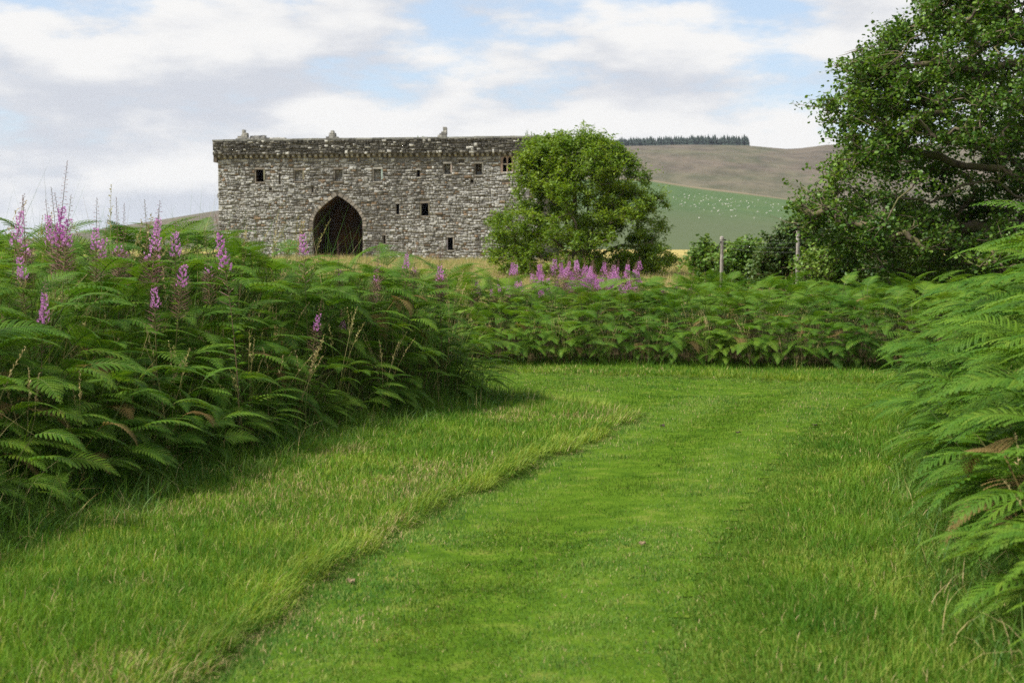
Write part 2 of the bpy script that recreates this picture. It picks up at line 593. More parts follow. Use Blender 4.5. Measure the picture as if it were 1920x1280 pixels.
# the mown path: its own sheet just above the sunk ground
def build_path():
    st = 0.1
    xs = np.arange(-9, 7.6, st); ys = np.arange(2.0, 22.2, st)
    X, Y = np.meshgrid(xs, ys)
    d = sdist(X.ravel(), Y.ravel(), PATH).reshape(X.shape)
    Z = ground_z(X.ravel(), Y.ravel()).reshape(X.shape) + 0.006
    i = np.arange(X.size).reshape(X.shape)
    ok = (d > 0.16)
    cell = ok[:-1, :-1] & ok[1:, :-1] & ok[:-1, 1:] & ok[1:, 1:]
    q = np.stack([i[:-1, :-1][cell], i[:-1, 1:][cell], i[1:, 1:][cell], i[1:, :-1][cell]], 1)
    used = np.unique(q)
    remap = np.full(X.size, -1); remap[used] = np.arange(len(used))
    V = np.stack([X.ravel(), Y.ravel(), Z.ravel()], 1)[used]
    m = solid_mat('mown_turf', [(0.3, (0.04, 0.085, 0.008)), (0.55, (0.075, 0.135, 0.012)), (0.75, (0.15, 0.17, 0.035))], 4.0, 1.0, 0.6, 40, spec=0.0)
    o = obj('path', new_mesh('path', V, remap[q], [m], smooth=True))
    tag(o, kind='structure', label='mown grass path curving left between the bracken beds', cat='path')


build_path()


# ------------------------------------------------------------------ hills
def hill_mesh(name, xs, ys, zfun, mat):
    X, Y = np.meshgrid(xs, ys)
    Z = zfun(X.ravel(), Y.ravel())
    V = np.stack([X.ravel(), Y.ravel(), Z], 1)
    i = np.arange(X.size).reshape(X.shape)
    q = np.stack([i[:-1, :-1].ravel(), i[:-1, 1:].ravel(), i[1:, 1:].ravel(), i[1:, :-1].ravel()], 1)
    return obj(name, new_mesh(name, V, q, [mat], smooth=True))


RY = 2700.0
_rp = [(-900, 470), (-300, 466), (0, 452), (100, 441), (280, 414), (410, 394), (560, 372), (750, 335), (1000, 290), (1090, 274), (1180, 274), (1280, 271),
       (1400, 272.5), (1440, 276), (1480, 279), (1515, 275), (1545, 271), (1620, 269), (1750, 268), (1900, 262), (2300, 255), (3200, 300), (4200, 380)]
_rx = np.array([(p - 960) / F_PX * RY for p, _ in _rp])
_rz = np.array([EYE + (490 - q) / F_PX * RY for _, q in _rp])


def moor_z(x, y):
    # bends the crest line back with distance so that its height keeps to the measured profile
    k = np.interp(x * RY / np.clip(y, 1500, 5000), _rx, _rz)
    t = (y - 1250) / (RY - 1250)
    prof = np.where(t < 1, smooth(0.0, 1.0, t) * 0.55 + 0.45 * np.clip(t, 0, 1) ** 1.3, 1 - 0.35 * smooth(1.0, 2.0, t))
    z = k * prof
    g = fbm(x * 0.0042 + 0.0012 * y, y * 0.0016, 21, 5)
    z = z + 15.0 * g * np.clip(t, 0, 1) * np.clip(1.05 - t, 0, 1) * 4 * 0.5
    z = z + 3.0 * fbm(x * 0.02, y * 0.012, 4, 4) * np.clip(t * 3, 0, 1) * smooth(0.0, 0.25, np.abs(1 - t))
    return np.where(t < 0, -6.0, z - 2.0)


def hill_mat(name, stops, stops2, sc, tint=None):
    m, nt, out = mat_base(name)
    p = node(nt, 'ShaderNodeBsdfPrincipled')
    p.inputs['Roughness'].default_value = 0.95
    p.inputs['Specular IOR Level'].default_value = 0.05
    geo = node(nt, 'ShaderNodeNewGeometry')
    mp = node(nt, 'ShaderNodeMapping')
    mp.inputs['Scale'].default_value = (1, 0.45, 2.2)
    nt.links.new(geo.outputs['Position'], mp.inputs['Vector'])
    v = mp.outputs[0]
    c1 = ramp(nt, noise_tex(nt, sc, 7, 0.62, vec=v, dist=0.4), stops)
    c2 = ramp(nt, noise_tex(nt, sc * 6, 6, 0.7, vec=v), stops2)
    c = mixc(nt, 0.45, c1, c2)
    if tint:
        a = node(nt, 'ShaderNodeAttribute', attribute_name='tone')
        sep = node(nt, 'ShaderNodeSeparateColor')
        nt.links.new(a.outputs['Color'], sep.inputs[0])
        c = mixc(nt, sep.outputs[0], c, tint[0])
        c = mixc(nt, sep.outputs[1], c, tint[1])
    nt.links.new(c, p.inputs['Base Color'])
    nt.links.new(p.outputs[0], out.inputs['Surface'])
    return m


m_moor = hill_mat('moorland', [(0.3, (0.06, 0.053, 0.040)), (0.45, (0.105, 0.085, 0.062)), (0.58, (0.085, 0.09, 0.045)), (0.75, (0.135, 0.11, 0.078))],
                  [(0.38, (0.04, 0.038, 0.03)), (0.62, (0.15, 0.122, 0.09))], 0.0045)
moor = hill_mesh('hill', np.linspace(-2600, 3200, 230), np.linspace(1250, 4600, 150), moor_z, m_moor)
tag(moor, 'brown heather moor hill rising behind the ash tree', 'hill', kind='structure')

SY = 1450.0
_sp = [(0, 500), (300, 486), (700, 440), (950, 365), (1100, 338), (1215, 342), (1300, 355), (1390, 366), (1480, 379), (1560, 394), (1700, 415), (1900, 440), (2200, 462), (3000, 478)]
_sx = np.array([(p - 960) / F_PX * SY for p, _ in _sp])
_sz = np.array([EYE + (490 - q) / F_PX * SY for _, q in _sp])


def spur_z(x, y):
    k = np.interp(x * SY / np.clip(y, 700, 2500), _sx, _sz)
    t = (y - 620) / (SY - 620)
    prof = np.where(t < 1, 0.06 * smooth(0.0, 0.2, t) + 0.94 * np.clip(t, 0, 1) ** 1.15, 1 - 1.2 * smooth(1.0, 1.7, t))
    z = k * prof + 3.2 * fbm(x * 0.012, y * 0.006, 31, 4) * np.clip(t * (1.0 - t) * 4, 0, 1)
    return np.where(t < 0, -4.0, z + 3.0 * np.clip(t * 8, 0, 1) - 0.5)


m_spur = hill_mat('hill_pasture', [(0.3, (0.045, 0.085, 0.03)), (0.5, (0.06, 0.11, 0.038)), (0.7, (0.085, 0.125, 0.045))],
                  [(0.35, (0.045, 0.08, 0.03)), (0.65, (0.09, 0.12, 0.045))], 0.012, ((0.20, 0.15, 0.10), (0.08, 0.095, 0.05)))
spur = hill_mesh('hill', np.linspace(-700, 1500, 230), np.linspace(620, 2100, 170), spur_z, m_spur)
_v = np.empty(len(spur.data.vertices) * 3, np.float32)
spur.data.vertices.foreach_get('co', _v)
_v = _v.reshape(-1, 3)
_t = (_v[:, 1] - 620) / (SY - 620)
_track = np.exp(-((_t - 0.985 + 0.02 * vnoise(_v[:, 0] * 0.01, 0 * _t, 3)) / 0.03) ** 2) * 0.9
_rough = np.clip(smooth(0.62, 0.30, _t) * 0 + (1 - smooth(0.28, 0.55, _t + 0.10 * fbm(_v[:, 0] * 0.006, _v[:, 1] * 0.01, 8))) * 0.8, 0, 1)
set_color(spur.data, np.stack([_track, _rough, 0 * _t], 1))
tag(spur, 'green sheep pasture slope below the brown moor', 'hill', kind='structure')


# conifer plantation on the crest: reads as one dark mass
def build_forest():
    V, F, b = [], [], 0
    r = np.random.default_rng(3)
    for row in range(9):
        y = RY + 22 + row * 17
        x0, x1 = (940 - 960) / F_PX * y, (1400 - 960) / F_PX * y
        x = x0 + r.uniform(0, 5)
        while x < x1:
            u = (x - x0) / (x1 - x0)
            h = (17.0 + 5.0 * smooth(0.2, 0.75, u) + 2.2 * fbm(np.array([x * 0.02]), np.array([1.0]), 5)[0]) * r.uniform(0.72, 1.08)
            y = RY + 22 + row * 17 + r.uniform(-8, 8)
            z = float(moor_z(np.array([x]), np.array([y]))[0]) - 1
            w = h * r.uniform(0.21, 0.27)
            n = 6
            a0 = r.uniform(0, 6)
            for lv, (zb, zt, wr) in enumerate(((0.04, 0.55, 1.0), (0.35, 0.82, 0.72), (0.62, 1.0, 0.42))):
                for k in range(n):
                    a = a0 + lv + 2 * math.pi * k / n
                    rr = w * wr * r.uniform(0.8, 1.2)
                    V.append((x + math.cos(a) * rr, y + math.sin(a) * rr, z + h * zb))
                V.append((x, y, z + h * zt))
                F += [(b + k, b + (k + 1) % n, b + n) for k in range(n)]
                b += n + 1
            x += r.uniform(2.4, 4.0)
    o = obj('forest', new_mesh('forest', V, np.array(F), [M_CONIFER]))
    tag(o, 'dark conifer plantation along the crest of the moor', 'forest', kind='stuff')


build_forest()


def build_sheep():
    mb = MB()
    rings = [(-0.62, 0.80, 0.10), (-0.55, 0.82, 0.26), (-0.2, 0.80, 0.33), (0.25, 0.82, 0.32), (0.5, 0.88, 0.22), (0.66, 1.02, 0.14), (0.86, 1.02, 0.11), (0.98, 0.92, 0.05)]
    mb.tube([(x, 0, z) for x, z, _ in rings], [q for _, _, q in rings], 8)
    for sx in (-0.42, 0.36):
        for sy in (-0.15, 0.15):
            mb.tube([(sx, sy, 0.62), (sx, sy, 0.3), (sx, sy, -0.02)], [0.07, 0.045, 0.04], 5)
    me = mb.mesh('sheep', [M_SHEEP], True)
    r = random.Random(5)
    n = 0
    while n < 105:
        px = r.choice([r.gauss(1340, 55), r.uniform(1235, 1475)])
        top = np.interp(px, [1215, 1300, 1390, 1480], [342, 355, 366, 379])
        py = top + r.uniform(5, 12) + abs(r.gauss(0, 1)) * 20
        if px < 1225 or px > 1475 or py > 412:
            continue
        d = ray(px, py)
        yy = np.arange(800, SY, 3.0)                # along the sight line to the slope
        k = yy / d[1]
        hit = np.where(spur_z(d[0] * k, yy) > EYE + d[2] * k)[0]
        if not len(hit):
            continue
        Y = float(yy[hit[0]])
        k = Y / d[1]
        x = d[0] * k
        o = obj('sheep', me, loc=(x, Y, float(spur_z(np.array([x]), np.array([Y]))[0]) - 0.02))
        o.rotation_euler.z = r.uniform(0, 6.28)
        s = r.uniform(0.7, 1.0)
        o.scale = (s, s, s)
        tag(o, 'tiny white sheep grazing on the far green hillside', 'sheep', 'sheep scattered over the far hillside')
        n += 1


build_sheep()


# ------------------------------------------------------------------ castle
def build_castle():
    r = random.Random(11)
    A = at(411, 500, 163.5); B = at(1008, 500, 158.5)
    A2, B2 = np.array([A[0], A[1]]), np.array([B[0], B[1]])
    W = float(np.linalg.norm(B2 - A2))
    ex = (B2 - A2) / W
    ey = np.array([-ex[1], ex[0]])          # into the castle
    base = 1.15
    root = bpy.data.objects.new('castle', None)
    COL.objects.link(root)
    root.location = (A2[0], A2[1], base)
    root.rotation_euler.z = math.atan2(ex[1], ex[0])
    tag(root, 'roofless grey stone castle with a tall pointed arch, standing beyond the bracken', 'castle')

    def uv(px, py):
        d = ray(px, py)
        # intersect with facade plane
        o2 = np.array([0.0, 0.0])
        k = float(np.dot(A2 - o2, ey) / np.dot(d[:2], ey))
        p = d * k
        u = float(np.dot(p[:2] - A2, ex))
        return u, EYE + p[2] - base
    DEP = 23.0       # depth of the building
    TH = 2.2
    VB = uv(700, 289)[1]        # underside of parapet
    VT = uv(700, 259)[1]        # top of parapet
    BOT = -1.2

    def rect(x0, x1, y0, y1):
        u0, v1 = uv(x0, y0); u1, v0 = uv(x1, y1)
        return [u0, u1, v0, v1]
    # (rect, depth: None = open to the dark interior, else blocked that far in)
    wins = [(rect(480, 494.5, 318, 341), None, 'square'), (rect(523.6, 526, 325, 346), None, 'slit'), (rect(553, 568, 319, 340), 0.22, 'square'),
            (rect(628, 642, 318, 340), 0.32, 'square'), (rect(701, 715, 317, 340), 0.38, 'square'), (rect(782, 787.5, 319, 332), None, 'slit'),
            (rect(833, 845, 307, 327), 0.55, 'square'), (rect(861, 870, 298.5, 306), 0.25, 'small'), (rect(891.5, 904, 307, 328), 1.1, 'square'),
            (rect(943, 959.5, 293.5, 322), None, 'twin'), (rect(743, 748.5, 382, 402), None, 'slit'), (rect(790, 803.5, 381, 404.5), None, 'square'),
            (rect(839.5, 849.5, 445, 469), None, 'square'), (rect(719.3, 722.3, 441, 457), None, 'slit'), (rect(883, 888, 337.5, 343), 0.5, 'hole'),
            (rect(584, 588, 350, 361), 0.3, 'hole'), (rect(505, 510, 352, 357), 0.3, 'hole')]
    # pointed arch
    aL, spring = uv(587, 414); aR, _ = uv(680, 414)
    ac = (aL + aR) / 2
    apex = uv(633, 366)[1]
    hw = (aR - aL) / 2
    hh = apex - spring

    AT = [0, .1, .22, .34, .46, .6, .76, .88, 1.0]      # height above the springing
    AH = [1.0, .965, .91, .83, .73, .575, .37, .195, 0.0]  # half width there

    def arch_half(v):
        if v <= spring:
            return hw
        t = (v - spring) / hh
        if t >= 1:
            return 0.0
        return hw * float(np.interp(t, AT, AH))

    def arch_top(u):
        d = abs(u - ac)
        if d >= hw:
            return BOT
        return spring + hh * float(np.interp(d / hw, AH[::-1], AT[::-1]))
    # ---- front wall: sheet with true openings, plus reveals
    holes = [w[0] for w in wins]
    us = sorted({0.0, W, *[h[0] for h in holes], *[h[1] for h in holes], *np.linspace(aL, aR, 25).tolist()})
    vs_ = sorted({BOT, VB, *[h[2] for h in holes], *[h[3] for h in holes]})
    mb = MB()

    def in_hole(u, v):
        return any(h[0] < u < h[1] and h[2] < v < h[3] for h in holes)
    for i in range(len(us) - 1):
        u0, u1 = us[i], us[i + 1]
        if u1 - u0 < 1e-6:
            continue
        for j in range(len(vs_) - 1):
            v0, v1 = vs_[j], vs_[j + 1]
            if in_hole((u0 + u1) / 2, (v0 + v1) / 2):
                continue
            b0, b1 = v0, v0
            if aL <= (u0 + u1) / 2 <= aR:
                t0, t1 = arch_top(u0), arch_top(u1)
                if max(t0, t1) >= v1 - 1e-9 and min(t0, t1) >= v1 - 1e-9:
                    continue
                b0, b1 = min(max(v0, t0), v1), min(max(v0, t1), v1)
            mb.add([(u0, 0, b0), (u1, 0, b1), (u1, 0, v1), (u0, 0, v1)], [(0, 1, 2, 3)])
    wall = obj('wall', mb.mesh('wall', [M_MORTAR]), root)
    # the other three walls, the back of the front wall, and a roof slab added to keep the inside dark
    mb = MB()
    mb.box(0, TH, 0.02, DEP, BOT, VB)
    mb.box(W - TH, W, 0.02, DEP, BOT, VB)
    mb.box(TH, W - TH, DEP - TH, DEP, BOT, VB)
    mb.box(0.01, W - 0.01, 0.03, DEP - 0.01, VB - 0.35, VB - 0.01)
    obj('wall', mb.mesh('wall', [M_MORTAR]), root)
    # reveals of the windows
    for (u0, u1, v0, v1), dep, kind in wins:
        d = TH if dep is None else dep
        mb = MB()
        for q in ([(u0, 0, v0), (u0, d, v0), (u0, d, v1), (u0, 0, v1)], [(u1, 0, v0), (u1, 0, v1), (u1, d, v1), (u1, d, v0)],
                  [(u0, 0, v0), (u1, 0, v0), (u1, d, v0), (u0, d, v0)], [(u0, 0, v1), (u0, d, v1), (u1, d, v1), (u1, 0, v1)]):
            mb.add(q, [(0, 1, 2, 3)])
        if dep is not None:
            mb.add([(u0, d, v0), (u1, d, v0), (u1, d, v1), (u0, d, v1)], [(0, 1, 2, 3)])
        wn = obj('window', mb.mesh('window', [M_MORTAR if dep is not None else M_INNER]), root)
        if kind in ('square', 'slit', 'small'):
            tone = r.choice([(0.24, 0.225, 0.20), (0.20, 0.175, 0.145), (0.32, 0.305, 0.28)])
            lt = 0.20 if kind == 'square' else 0.14
            m2 = MB(); m2.box(u0 - 0.12, u1 + 0.16, -0.11, 0.2, v1 + 0.004, v1 + lt, 0.012)
            me = m2.mesh('lintel', [M_STONE]); set_color(me, [tone] * len(me.vertices)); obj('lintel', me, wn)
            m2 = MB(); m2.box(u0 - 0.10, u1 + 0.10, -0.10, 0.2, v0 - 0.13, v0 - 0.004, 0.012)
            me = m2.mesh('sill', [M_STONE]); set_color(me, [tuple(c * 1.15 for c in tone)] * len(me.vertices)); obj('sill', me, wn)
            for sx in ((0, 1) if kind == 'square' and dep is None else (1,) if kind == 'square' else ()):
                m2 = MB()
                if sx == 0:
                    m2.box(u0 - 0.12, u0 - 0.004, -0.07, 0.2, v0 + 0.01, v1 - 0.3, 0.015)
                else:
                    m2.box(u1 + 0.004, u1 + 0.16, -0.08, 0.2, v0 + 0.2, v1, 0.015)
                me = m2.mesh('jamb', [M_STONE]); set_color(me, [tuple(c * r.uniform(0.9, 1.2) for c in tone)] * len(me.vertices)); obj('jamb', me, wn)
        if kind == 'twin':
            tone = (0.30, 0.22, 0.17)
            um = (u0 + u1) / 2
            m2 = MB(); m2.box(um - 0.075, um + 0.075, -0.05, 0.25, v0, v1, 0.0)
            me = m2.mesh('mullion', [M_STONE]); set_color(me, [tone] * len(me.vertices)); obj('mullion', me, wn)
            vm = v0 + (v1 - v0) * 0.50
            for a, b in ((u0, um - 0.078), (um + 0.078, u1)):
                m2 = MB(); m2.box(a, b, -0.03, 0.2, vm - 0.05, vm + 0.05)
                me = m2.mesh('transom', [M_STONE]); set_color(me, [(0.42, 0.37, 0.32)] * len(me.vertices)); obj('transom', me, wn)
                m2 = MB()       # pointed head: the two spandrels
                c = (a + b) / 2
                for sgn in (-1, 1):
                    e = a if sgn < 0 else b
                    prev = None
                    for k in range(6):
                        t = k / 5
                        x = e + (c - e) * (1 - math.cos(t * math.pi / 2)) * 0.999
                        z = v1 - 0.50 + 0.46 * math.sin(t * math.pi / 2)
                        if prev:
                            q = [(prev[0], -0.02, prev[1]), (x, -0.02, z), (x, -0.02, v1), (prev[0], -0.02, v1)]
                            q += [(p[0], 0.2, p[2]) for p in q]
                            m2.add(q, [(0, 1, 2, 3), (4, 7, 6, 5), (0, 4, 5, 1), (3, 2, 6, 7)])
                        prev = (x, z)
                me = m2.mesh('tracery', [M_STONE]); set_color(me, [tone] * len(me.vertices)); obj('tracery', me, wn)
            for a, b in ((u0 - 0.22, u0 - 0.004), (u1 + 0.004, u1 + 0.22)):
                m2 = MB(); m2.box(a, b, -0.09, 0.2, v0 - 0.1, v1 - 0.1, 0.01)
                me = m2.mesh('jamb', [M_STONE]); set_color(me, [(0.26, 0.19, 0.15)] * len(me.vertices)); obj('jamb', me, wn)
            m2 = MB(); m2.box(u0 - 0.15, u1 + 0.15, -0.09, 0.2, v0 - 0.14, v0 - 0.004, 0.01)
            me = m2.mesh('sill', [M_STONE]); set_color(me, [(0.5, 0.47, 0.43)] * len(me.vertices)); obj('sill', me, wn)
    # arch recess: soffit, cheeks and back wall
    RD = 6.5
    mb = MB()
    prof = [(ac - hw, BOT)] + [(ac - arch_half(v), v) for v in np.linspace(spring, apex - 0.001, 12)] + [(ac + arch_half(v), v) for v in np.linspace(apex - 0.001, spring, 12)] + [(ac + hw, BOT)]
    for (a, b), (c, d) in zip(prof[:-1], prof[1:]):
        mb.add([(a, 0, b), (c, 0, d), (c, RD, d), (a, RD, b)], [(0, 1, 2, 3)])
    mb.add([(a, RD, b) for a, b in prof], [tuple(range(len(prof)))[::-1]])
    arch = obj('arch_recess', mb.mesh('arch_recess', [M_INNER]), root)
    arch['label'] = 'deep dark recess under the tall pointed arch'
    # voussoirs round the arch
    vs_pts = [(-hw, -2.4 + 0.0), ] + []
    ring = [(ac - arch_half(v), v) for v in np.linspace(spring - 1.0, apex - 0.02, 13)]
    for side in (-1, 1):
        for (a, b), (c, d) in zip(ring[:-1], ring[1:]):
            if side > 0:
                a, c = 2 * ac - a, 2 * ac - c
            t = Vector((c - a, d - b)).normalized()
            nrm = Vector((-t.y, t.x)) * (1 if side < 0 else -1)
            g = 0.03
            p0 = Vector((a, b)) + t * g; p1 = Vector((c, d)) - t * g
            w_ = r.uniform(0.34, 0.46)
            q0, q1 = p0 + nrm * w_, p1 + nrm * w_
            V = [(p.x, y, p.y) for y in (-0.09 - r.uniform(0, 0.04), 0.3) for p in (p0, p1, q1, q0)]
            me = new_mesh('voussoir', V, [(0, 1, 2, 3), (4, 7, 6, 5), (0, 4, 5, 1), (1, 5, 6, 2), (2, 6, 7, 3), (3, 7, 4, 0)], [M_STONE])
            k = r.uniform(0.16, 0.34)
            set_color(me, [(k, k * 0.9, k * 0.78)] * 8)
            obj('voussoir', me, arch)

    # ---- rubble stones
    stones = []      # (u0,u1,v0,v1,yfront,colour)

    def blocked(u0, u1, v0, v1):
        """free spans of u0..u1 for a stone at height v0..v1"""
        spans = [(u0, u1)]
        cuts = []
        for (a, b, c, d), dep, kind in wins:
            mg = (0.15 if kind == 'square' else 0.03) if kind in ('square', 'slit', 'small') else (0.24 if kind == 'twin' else 0.03)
            mv = 0.2 if kind in ('square', 'slit', 'small') else (0.14 if kind == 'twin' else 0.03)
            if v1 > c - mv * 0.7 and v0 < d + mv:
                cuts.append((a - mg, b + mg))
        vm = (v0 + v1) / 2
        if vm < apex + 0.45:
            h_ = arch_half(min(vm, apex - 1e-4)) if vm < apex else 0
            m_ = 0.44 if vm > spring - 1.0 else 0.02
            if vm >= apex:
                h_, m_ = 0.0, max(0.05, 0.45 - (vm - apex))
            cuts.append((ac - h_ - m_, ac + h_ + m_))
        for a, b in cuts:
            nx = []
            for s, e in spans:
                if b <= s or a >= e:
                    nx.append((s, e))
                else:
                    if a - s > 0.12:
                        nx.append((s, a))
                    if e - b > 0.12:
                        nx.append((b, e))
            spans = nx
        return spans

    def tone_at(u, v, par):
        st = float(fbm(np.array([u * 0.22]), np.array([v * 0.30]), 41, 4)[0])
        streak = float(vnoise(np.array([u * 1.1]), np.array([v * 0.10 + 3]), 47)[0])
        dark = 0.20 + 0.95 * st + 0.40 * streak
        um = u / W
        if 0.035 < um < 0.06 and v > 3:
            dark += 0.45
        if um < 0.20:
            dark -= 0.18
        if 0.30 < um < 0.62 and v > spring + 1:
            dark += 0.15
        if um > 0.75 and v < 9.5:
            dark -= 0.22
        dark += 0.45 * max(0.0, 1 - (VB - v) / 1.4) if not par else 0.0  # parapet's shadow put into the stone colour just below it
        x = r.random()
        if par:
            if x < 0.10:
                k = r.uniform(0.30, 0.52)
                return (k, k * 0.98, k * 0.92)
            if x < 0.34:
                k = r.uniform(0.11, 0.19)
                return (k, k * 0.95, k * 0.82)
            k = r.uniform(0.045, 0.10)
            return (k, k * 0.94, k * 0.82)
        if x < 0.06:
            k = r.uniform(0.14, 0.25)
            return (k * 1.12, k * 0.82, k * 0.56)       # rusty sandstone
        y = r.random() - dark * 0.75 - 0.03
        if y > 0.36:
            k = r.uniform(0.29, 0.43)
            return (k, k * 0.99, k * 0.955)
        if y > -0.02:
            k = r.uniform(0.19, 0.31)
            return (k, k * 0.975, k * 0.915)
        k = r.uniform(0.105, 0.175)
        return (k, k * 0.965, k * 0.90)

    def course(v0, v1, ua, ub, yf, par=False):
        u = ua
        while u < ub - 0.05:
            w = min(max(0.17, r.lognormvariate(math.log(0.34), 0.40)), 0.85)
            if ub - (u + w) < 0.25:
                w = ub - u
            dv0 = 0.13 * float(vnoise(np.array([u * 0.7]), np.array([v0 * 3]), 51)[0])
            a, b = v0 + dv0 + r.uniform(-0.05, 0.07), v1 + dv0 - r.uniform(-0.05, 0.07)
            spans = [(u, u + w)] if par else blocked(u, u + w, a, b)
            for s, e in spans:
                if e - s > 0.08:
                    g = r.uniform(0.012, 0.03)
                    if b - a > 0.27 and e - s < 0.8 and r.random() < 0.22:      # two thin stones in place of a tall one
                        mid = a + (b - a) * r.uniform(0.4, 0.6)
                        stones.append((s + g, e - g, a + g, mid - g * 0.7, yf - r.uniform(0.03, 0.11), tone_at(s, mid, par)))
                        stones.append((s + g, e - g, mid + g * 0.7, b - g, yf - r.uniform(0.03, 0.11), tone_at(s, mid, par)))
                    else:
                        stones.append((s + g, e - g, a + g, b - g, yf - r.uniform(0.02, 0.15), tone_at(s, (a + b) / 2, par)))
            u += w
    v = 0.0 - 0.5
    while v < VB - 0.45:
        h = r.uniform(0.17, 0.31)
        if VB - 0.42 - (v + h) < 0.12:
            h = VB - 0.42 - v
        course(v, v + h, 0.0, W, 0.0)
        v += h
    PJ = 0.45        # parapet overhang
    v = VB + 0.02
    while v < VT - 0.22:
        h = r.uniform(0.18, 0.34)
        if VT - 0.2 - (v + h) < 0.12:
            h = VT - 0.2 - v
        course(v, v + h, -PJ, W + PJ, -PJ, True)
        v += h
    for (a, b, c, d), dep, kind in wins:      # rubble filling of the blocked windows
        if dep is not None and kind == 'square':
            v = c
            while v < d - 0.1:
                h = min(r.uniform(0.18, 0.3), d - v)
                u = a
                while u < b - 0.1:
                    w = min(r.uniform(0.22, 0.5), b - u)
                    stones.append((u + .015, u + w - .015, v + .015, v + h - .015, dep - r.uniform(0.02, 0.06), tone_at(u, v, False)))
                    u += w
                v += h

    def stone_geo(s):
        u0, u1, v0, v1, yf, c = s
        i = min(0.05, (u1 - u0) * 0.2, (v1 - v0) * 0.24)
        j = lambda k: r.uniform(-k, k) * 2.2
        bk = [(u0, yf + 0.16, v0), (u1, yf + 0.16, v0), (u1, yf + 0.16, v1), (u0, yf + 0.16, v1)]
        md = [(u0 + j(.012), yf + 0.03, v0 + j(.012)), (u1 + j(.012), yf + 0.03, v0 + j(.012)), (u1 + j(.012), yf + 0.03, v1 + j(.012)), (u0 + j(.012), yf + 0.03, v1 + j(.012))]
        fr = [(u0 + i * r.uniform(.6, 2), yf + j(.015), v0 + i * r.uniform(.6, 1.6)), (u1 - i * r.uniform(.6, 2), yf + j(.015), v0 + i * r.uniform(.6, 1.6)),
              (u1 - i * r.uniform(.6, 2), yf + j(.015), v1 - i * r.uniform(.6, 1.6)), (u0 + i * r.uniform(.6, 2), yf + j(.015), v1 - i * r.uniform(.6, 1.6))]
        F = [(8, 9, 10, 11)]
        for o_ in (0, 4):
            for k in range(4):
                F.append((o_ + k, o_ + (k + 1) % 4, o_ + 4 + (k + 1) % 4, o_ + 4 + k))
        return bk + md + fr, F
    stones.sort(key=lambda s: -(s[1] - s[0]) * (s[3] - s[2]) * (0.2 if s[2] < 1.0 or (s[0] > W * 0.86 and s[3] < VB - 2) else 1))
    V, F, C = [], [], []
    for n_, s in enumerate(stones):
        v_, f_ = stone_geo(s)
        if n_ < 300:
            cx, cz = (s[0] + s[1]) / 2, (s[2] + s[3]) / 2
            me = new_mesh('stone', [(p[0] - cx, p[1], p[2] - cz) for p in v_], f_, [M_STONE])
            set_color(me, [s[5]] * 12)
            obj('stone', me, root, (cx, 0, cz))
        else:
            b = len(V)
            V += v_
            F += [tuple(i + b for i in q) for q in f_]
            C += [s[5]] * 12
    me = new_mesh('stonework', V, np.array(F), [M_STONE])
    set_color(me, C)
    o = obj('stonework', me, root)
    o['kind'] = 'stuff'
    # ---- parapet body, coping, corbels
    par = MB()
    par.box(-PJ, W + PJ, -PJ + 0.05, 0.9, VB, VT - 0.2)
    par.box(-PJ, 0.9, 0.9, DEP + PJ, VB, VT - 0.2)
    par.box(W - 0.9, W + PJ, 0.9, DEP + PJ, VB, VT - 0.2)
    par.box(0.9, W - 0.9, DEP - 0.6, DEP + PJ, VB, VT - 0.2)
    P = obj('parapet', par.mesh('parapet', [M_MORTAR]), root)
    P['label'] = 'dark weathered parapet projecting along the wall top'
    u = -PJ - 0.03
    while u < W + PJ:
        w = min(r.uniform(0.7, 1.3), W + PJ + 0.03 - u)
        if w < 0.2:
            break
        mb = MB(); mb.box(u, u + w - 0.02, -PJ - 0.08, 0.95, VT - 0.196, VT + r.uniform(-0.02, 0.03), 0.01)
        me = mb.mesh('coping', [M_STONE])
        k = r.uniform(0.13, 0.26)
        set_color(me, [(k, k, k * 0.92)] * 8)
        obj('coping', me, P)
        u += w
    u = 0.1
    while u < W - 0.2:
        if r.random() > 0.06:
            w = r.uniform(0.22, 0.32)
            y = -PJ + r.uniform(0.02, 0.1)
            z0 = VB - r.uniform(0.34, 0.42)
            V = [(u, 0, z0), (u + w, 0, z0), (u + w, y + 0.14, z0 + 0.05), (u, y + 0.14, z0 + 0.05),
                 (u, 0, VB - 0.004), (u + w, 0, VB - 0.004), (u + w, y, VB - 0.004), (u, y, VB - 0.004), (u, y, z0 + 0.18), (u + w, y, z0 + 0.18)]
            me = new_mesh('corbel', V, [(0, 3, 2, 1), (4, 5, 6, 7), (7, 6, 9, 8), (8, 9, 2, 3), (0, 4, 7, 8, 3), (1, 2, 9, 6, 5), (0, 1, 5, 4)], [M_STONE])
            k = r.uniform(0.14, 0.34)
            set_color(me, [(k, k * 0.95, k * 0.86)] * len(V))
            obj('corbel', me, P)
        u += r.uniform(0.56, 0.68)
    # big corbel under the left end of the parapet and a stub on the flank
    mb = MB()
    mb.box(-PJ + 0.03, -0.004, -PJ + 0.1, 1.2, VB - 0.75, VB - 0.004, 0.03)
    me = mb.mesh('corbel', [M_STONE]); set_color(me, [(0.09, 0.075, 0.06)] * 8); obj('corbel', me, P)
    mb = MB()
    u_, v1_ = uv(411, 363); _, v0_ = uv(411, 371)
    mb.box(-0.22, -0.004, 0.3, 0.8, v0_, v1_, 0.02)
    me = mb.mesh('corbel', [M_STONE]); set_color(me, [(0.2, 0.19, 0.17)] * 8); obj('corbel', me, root)

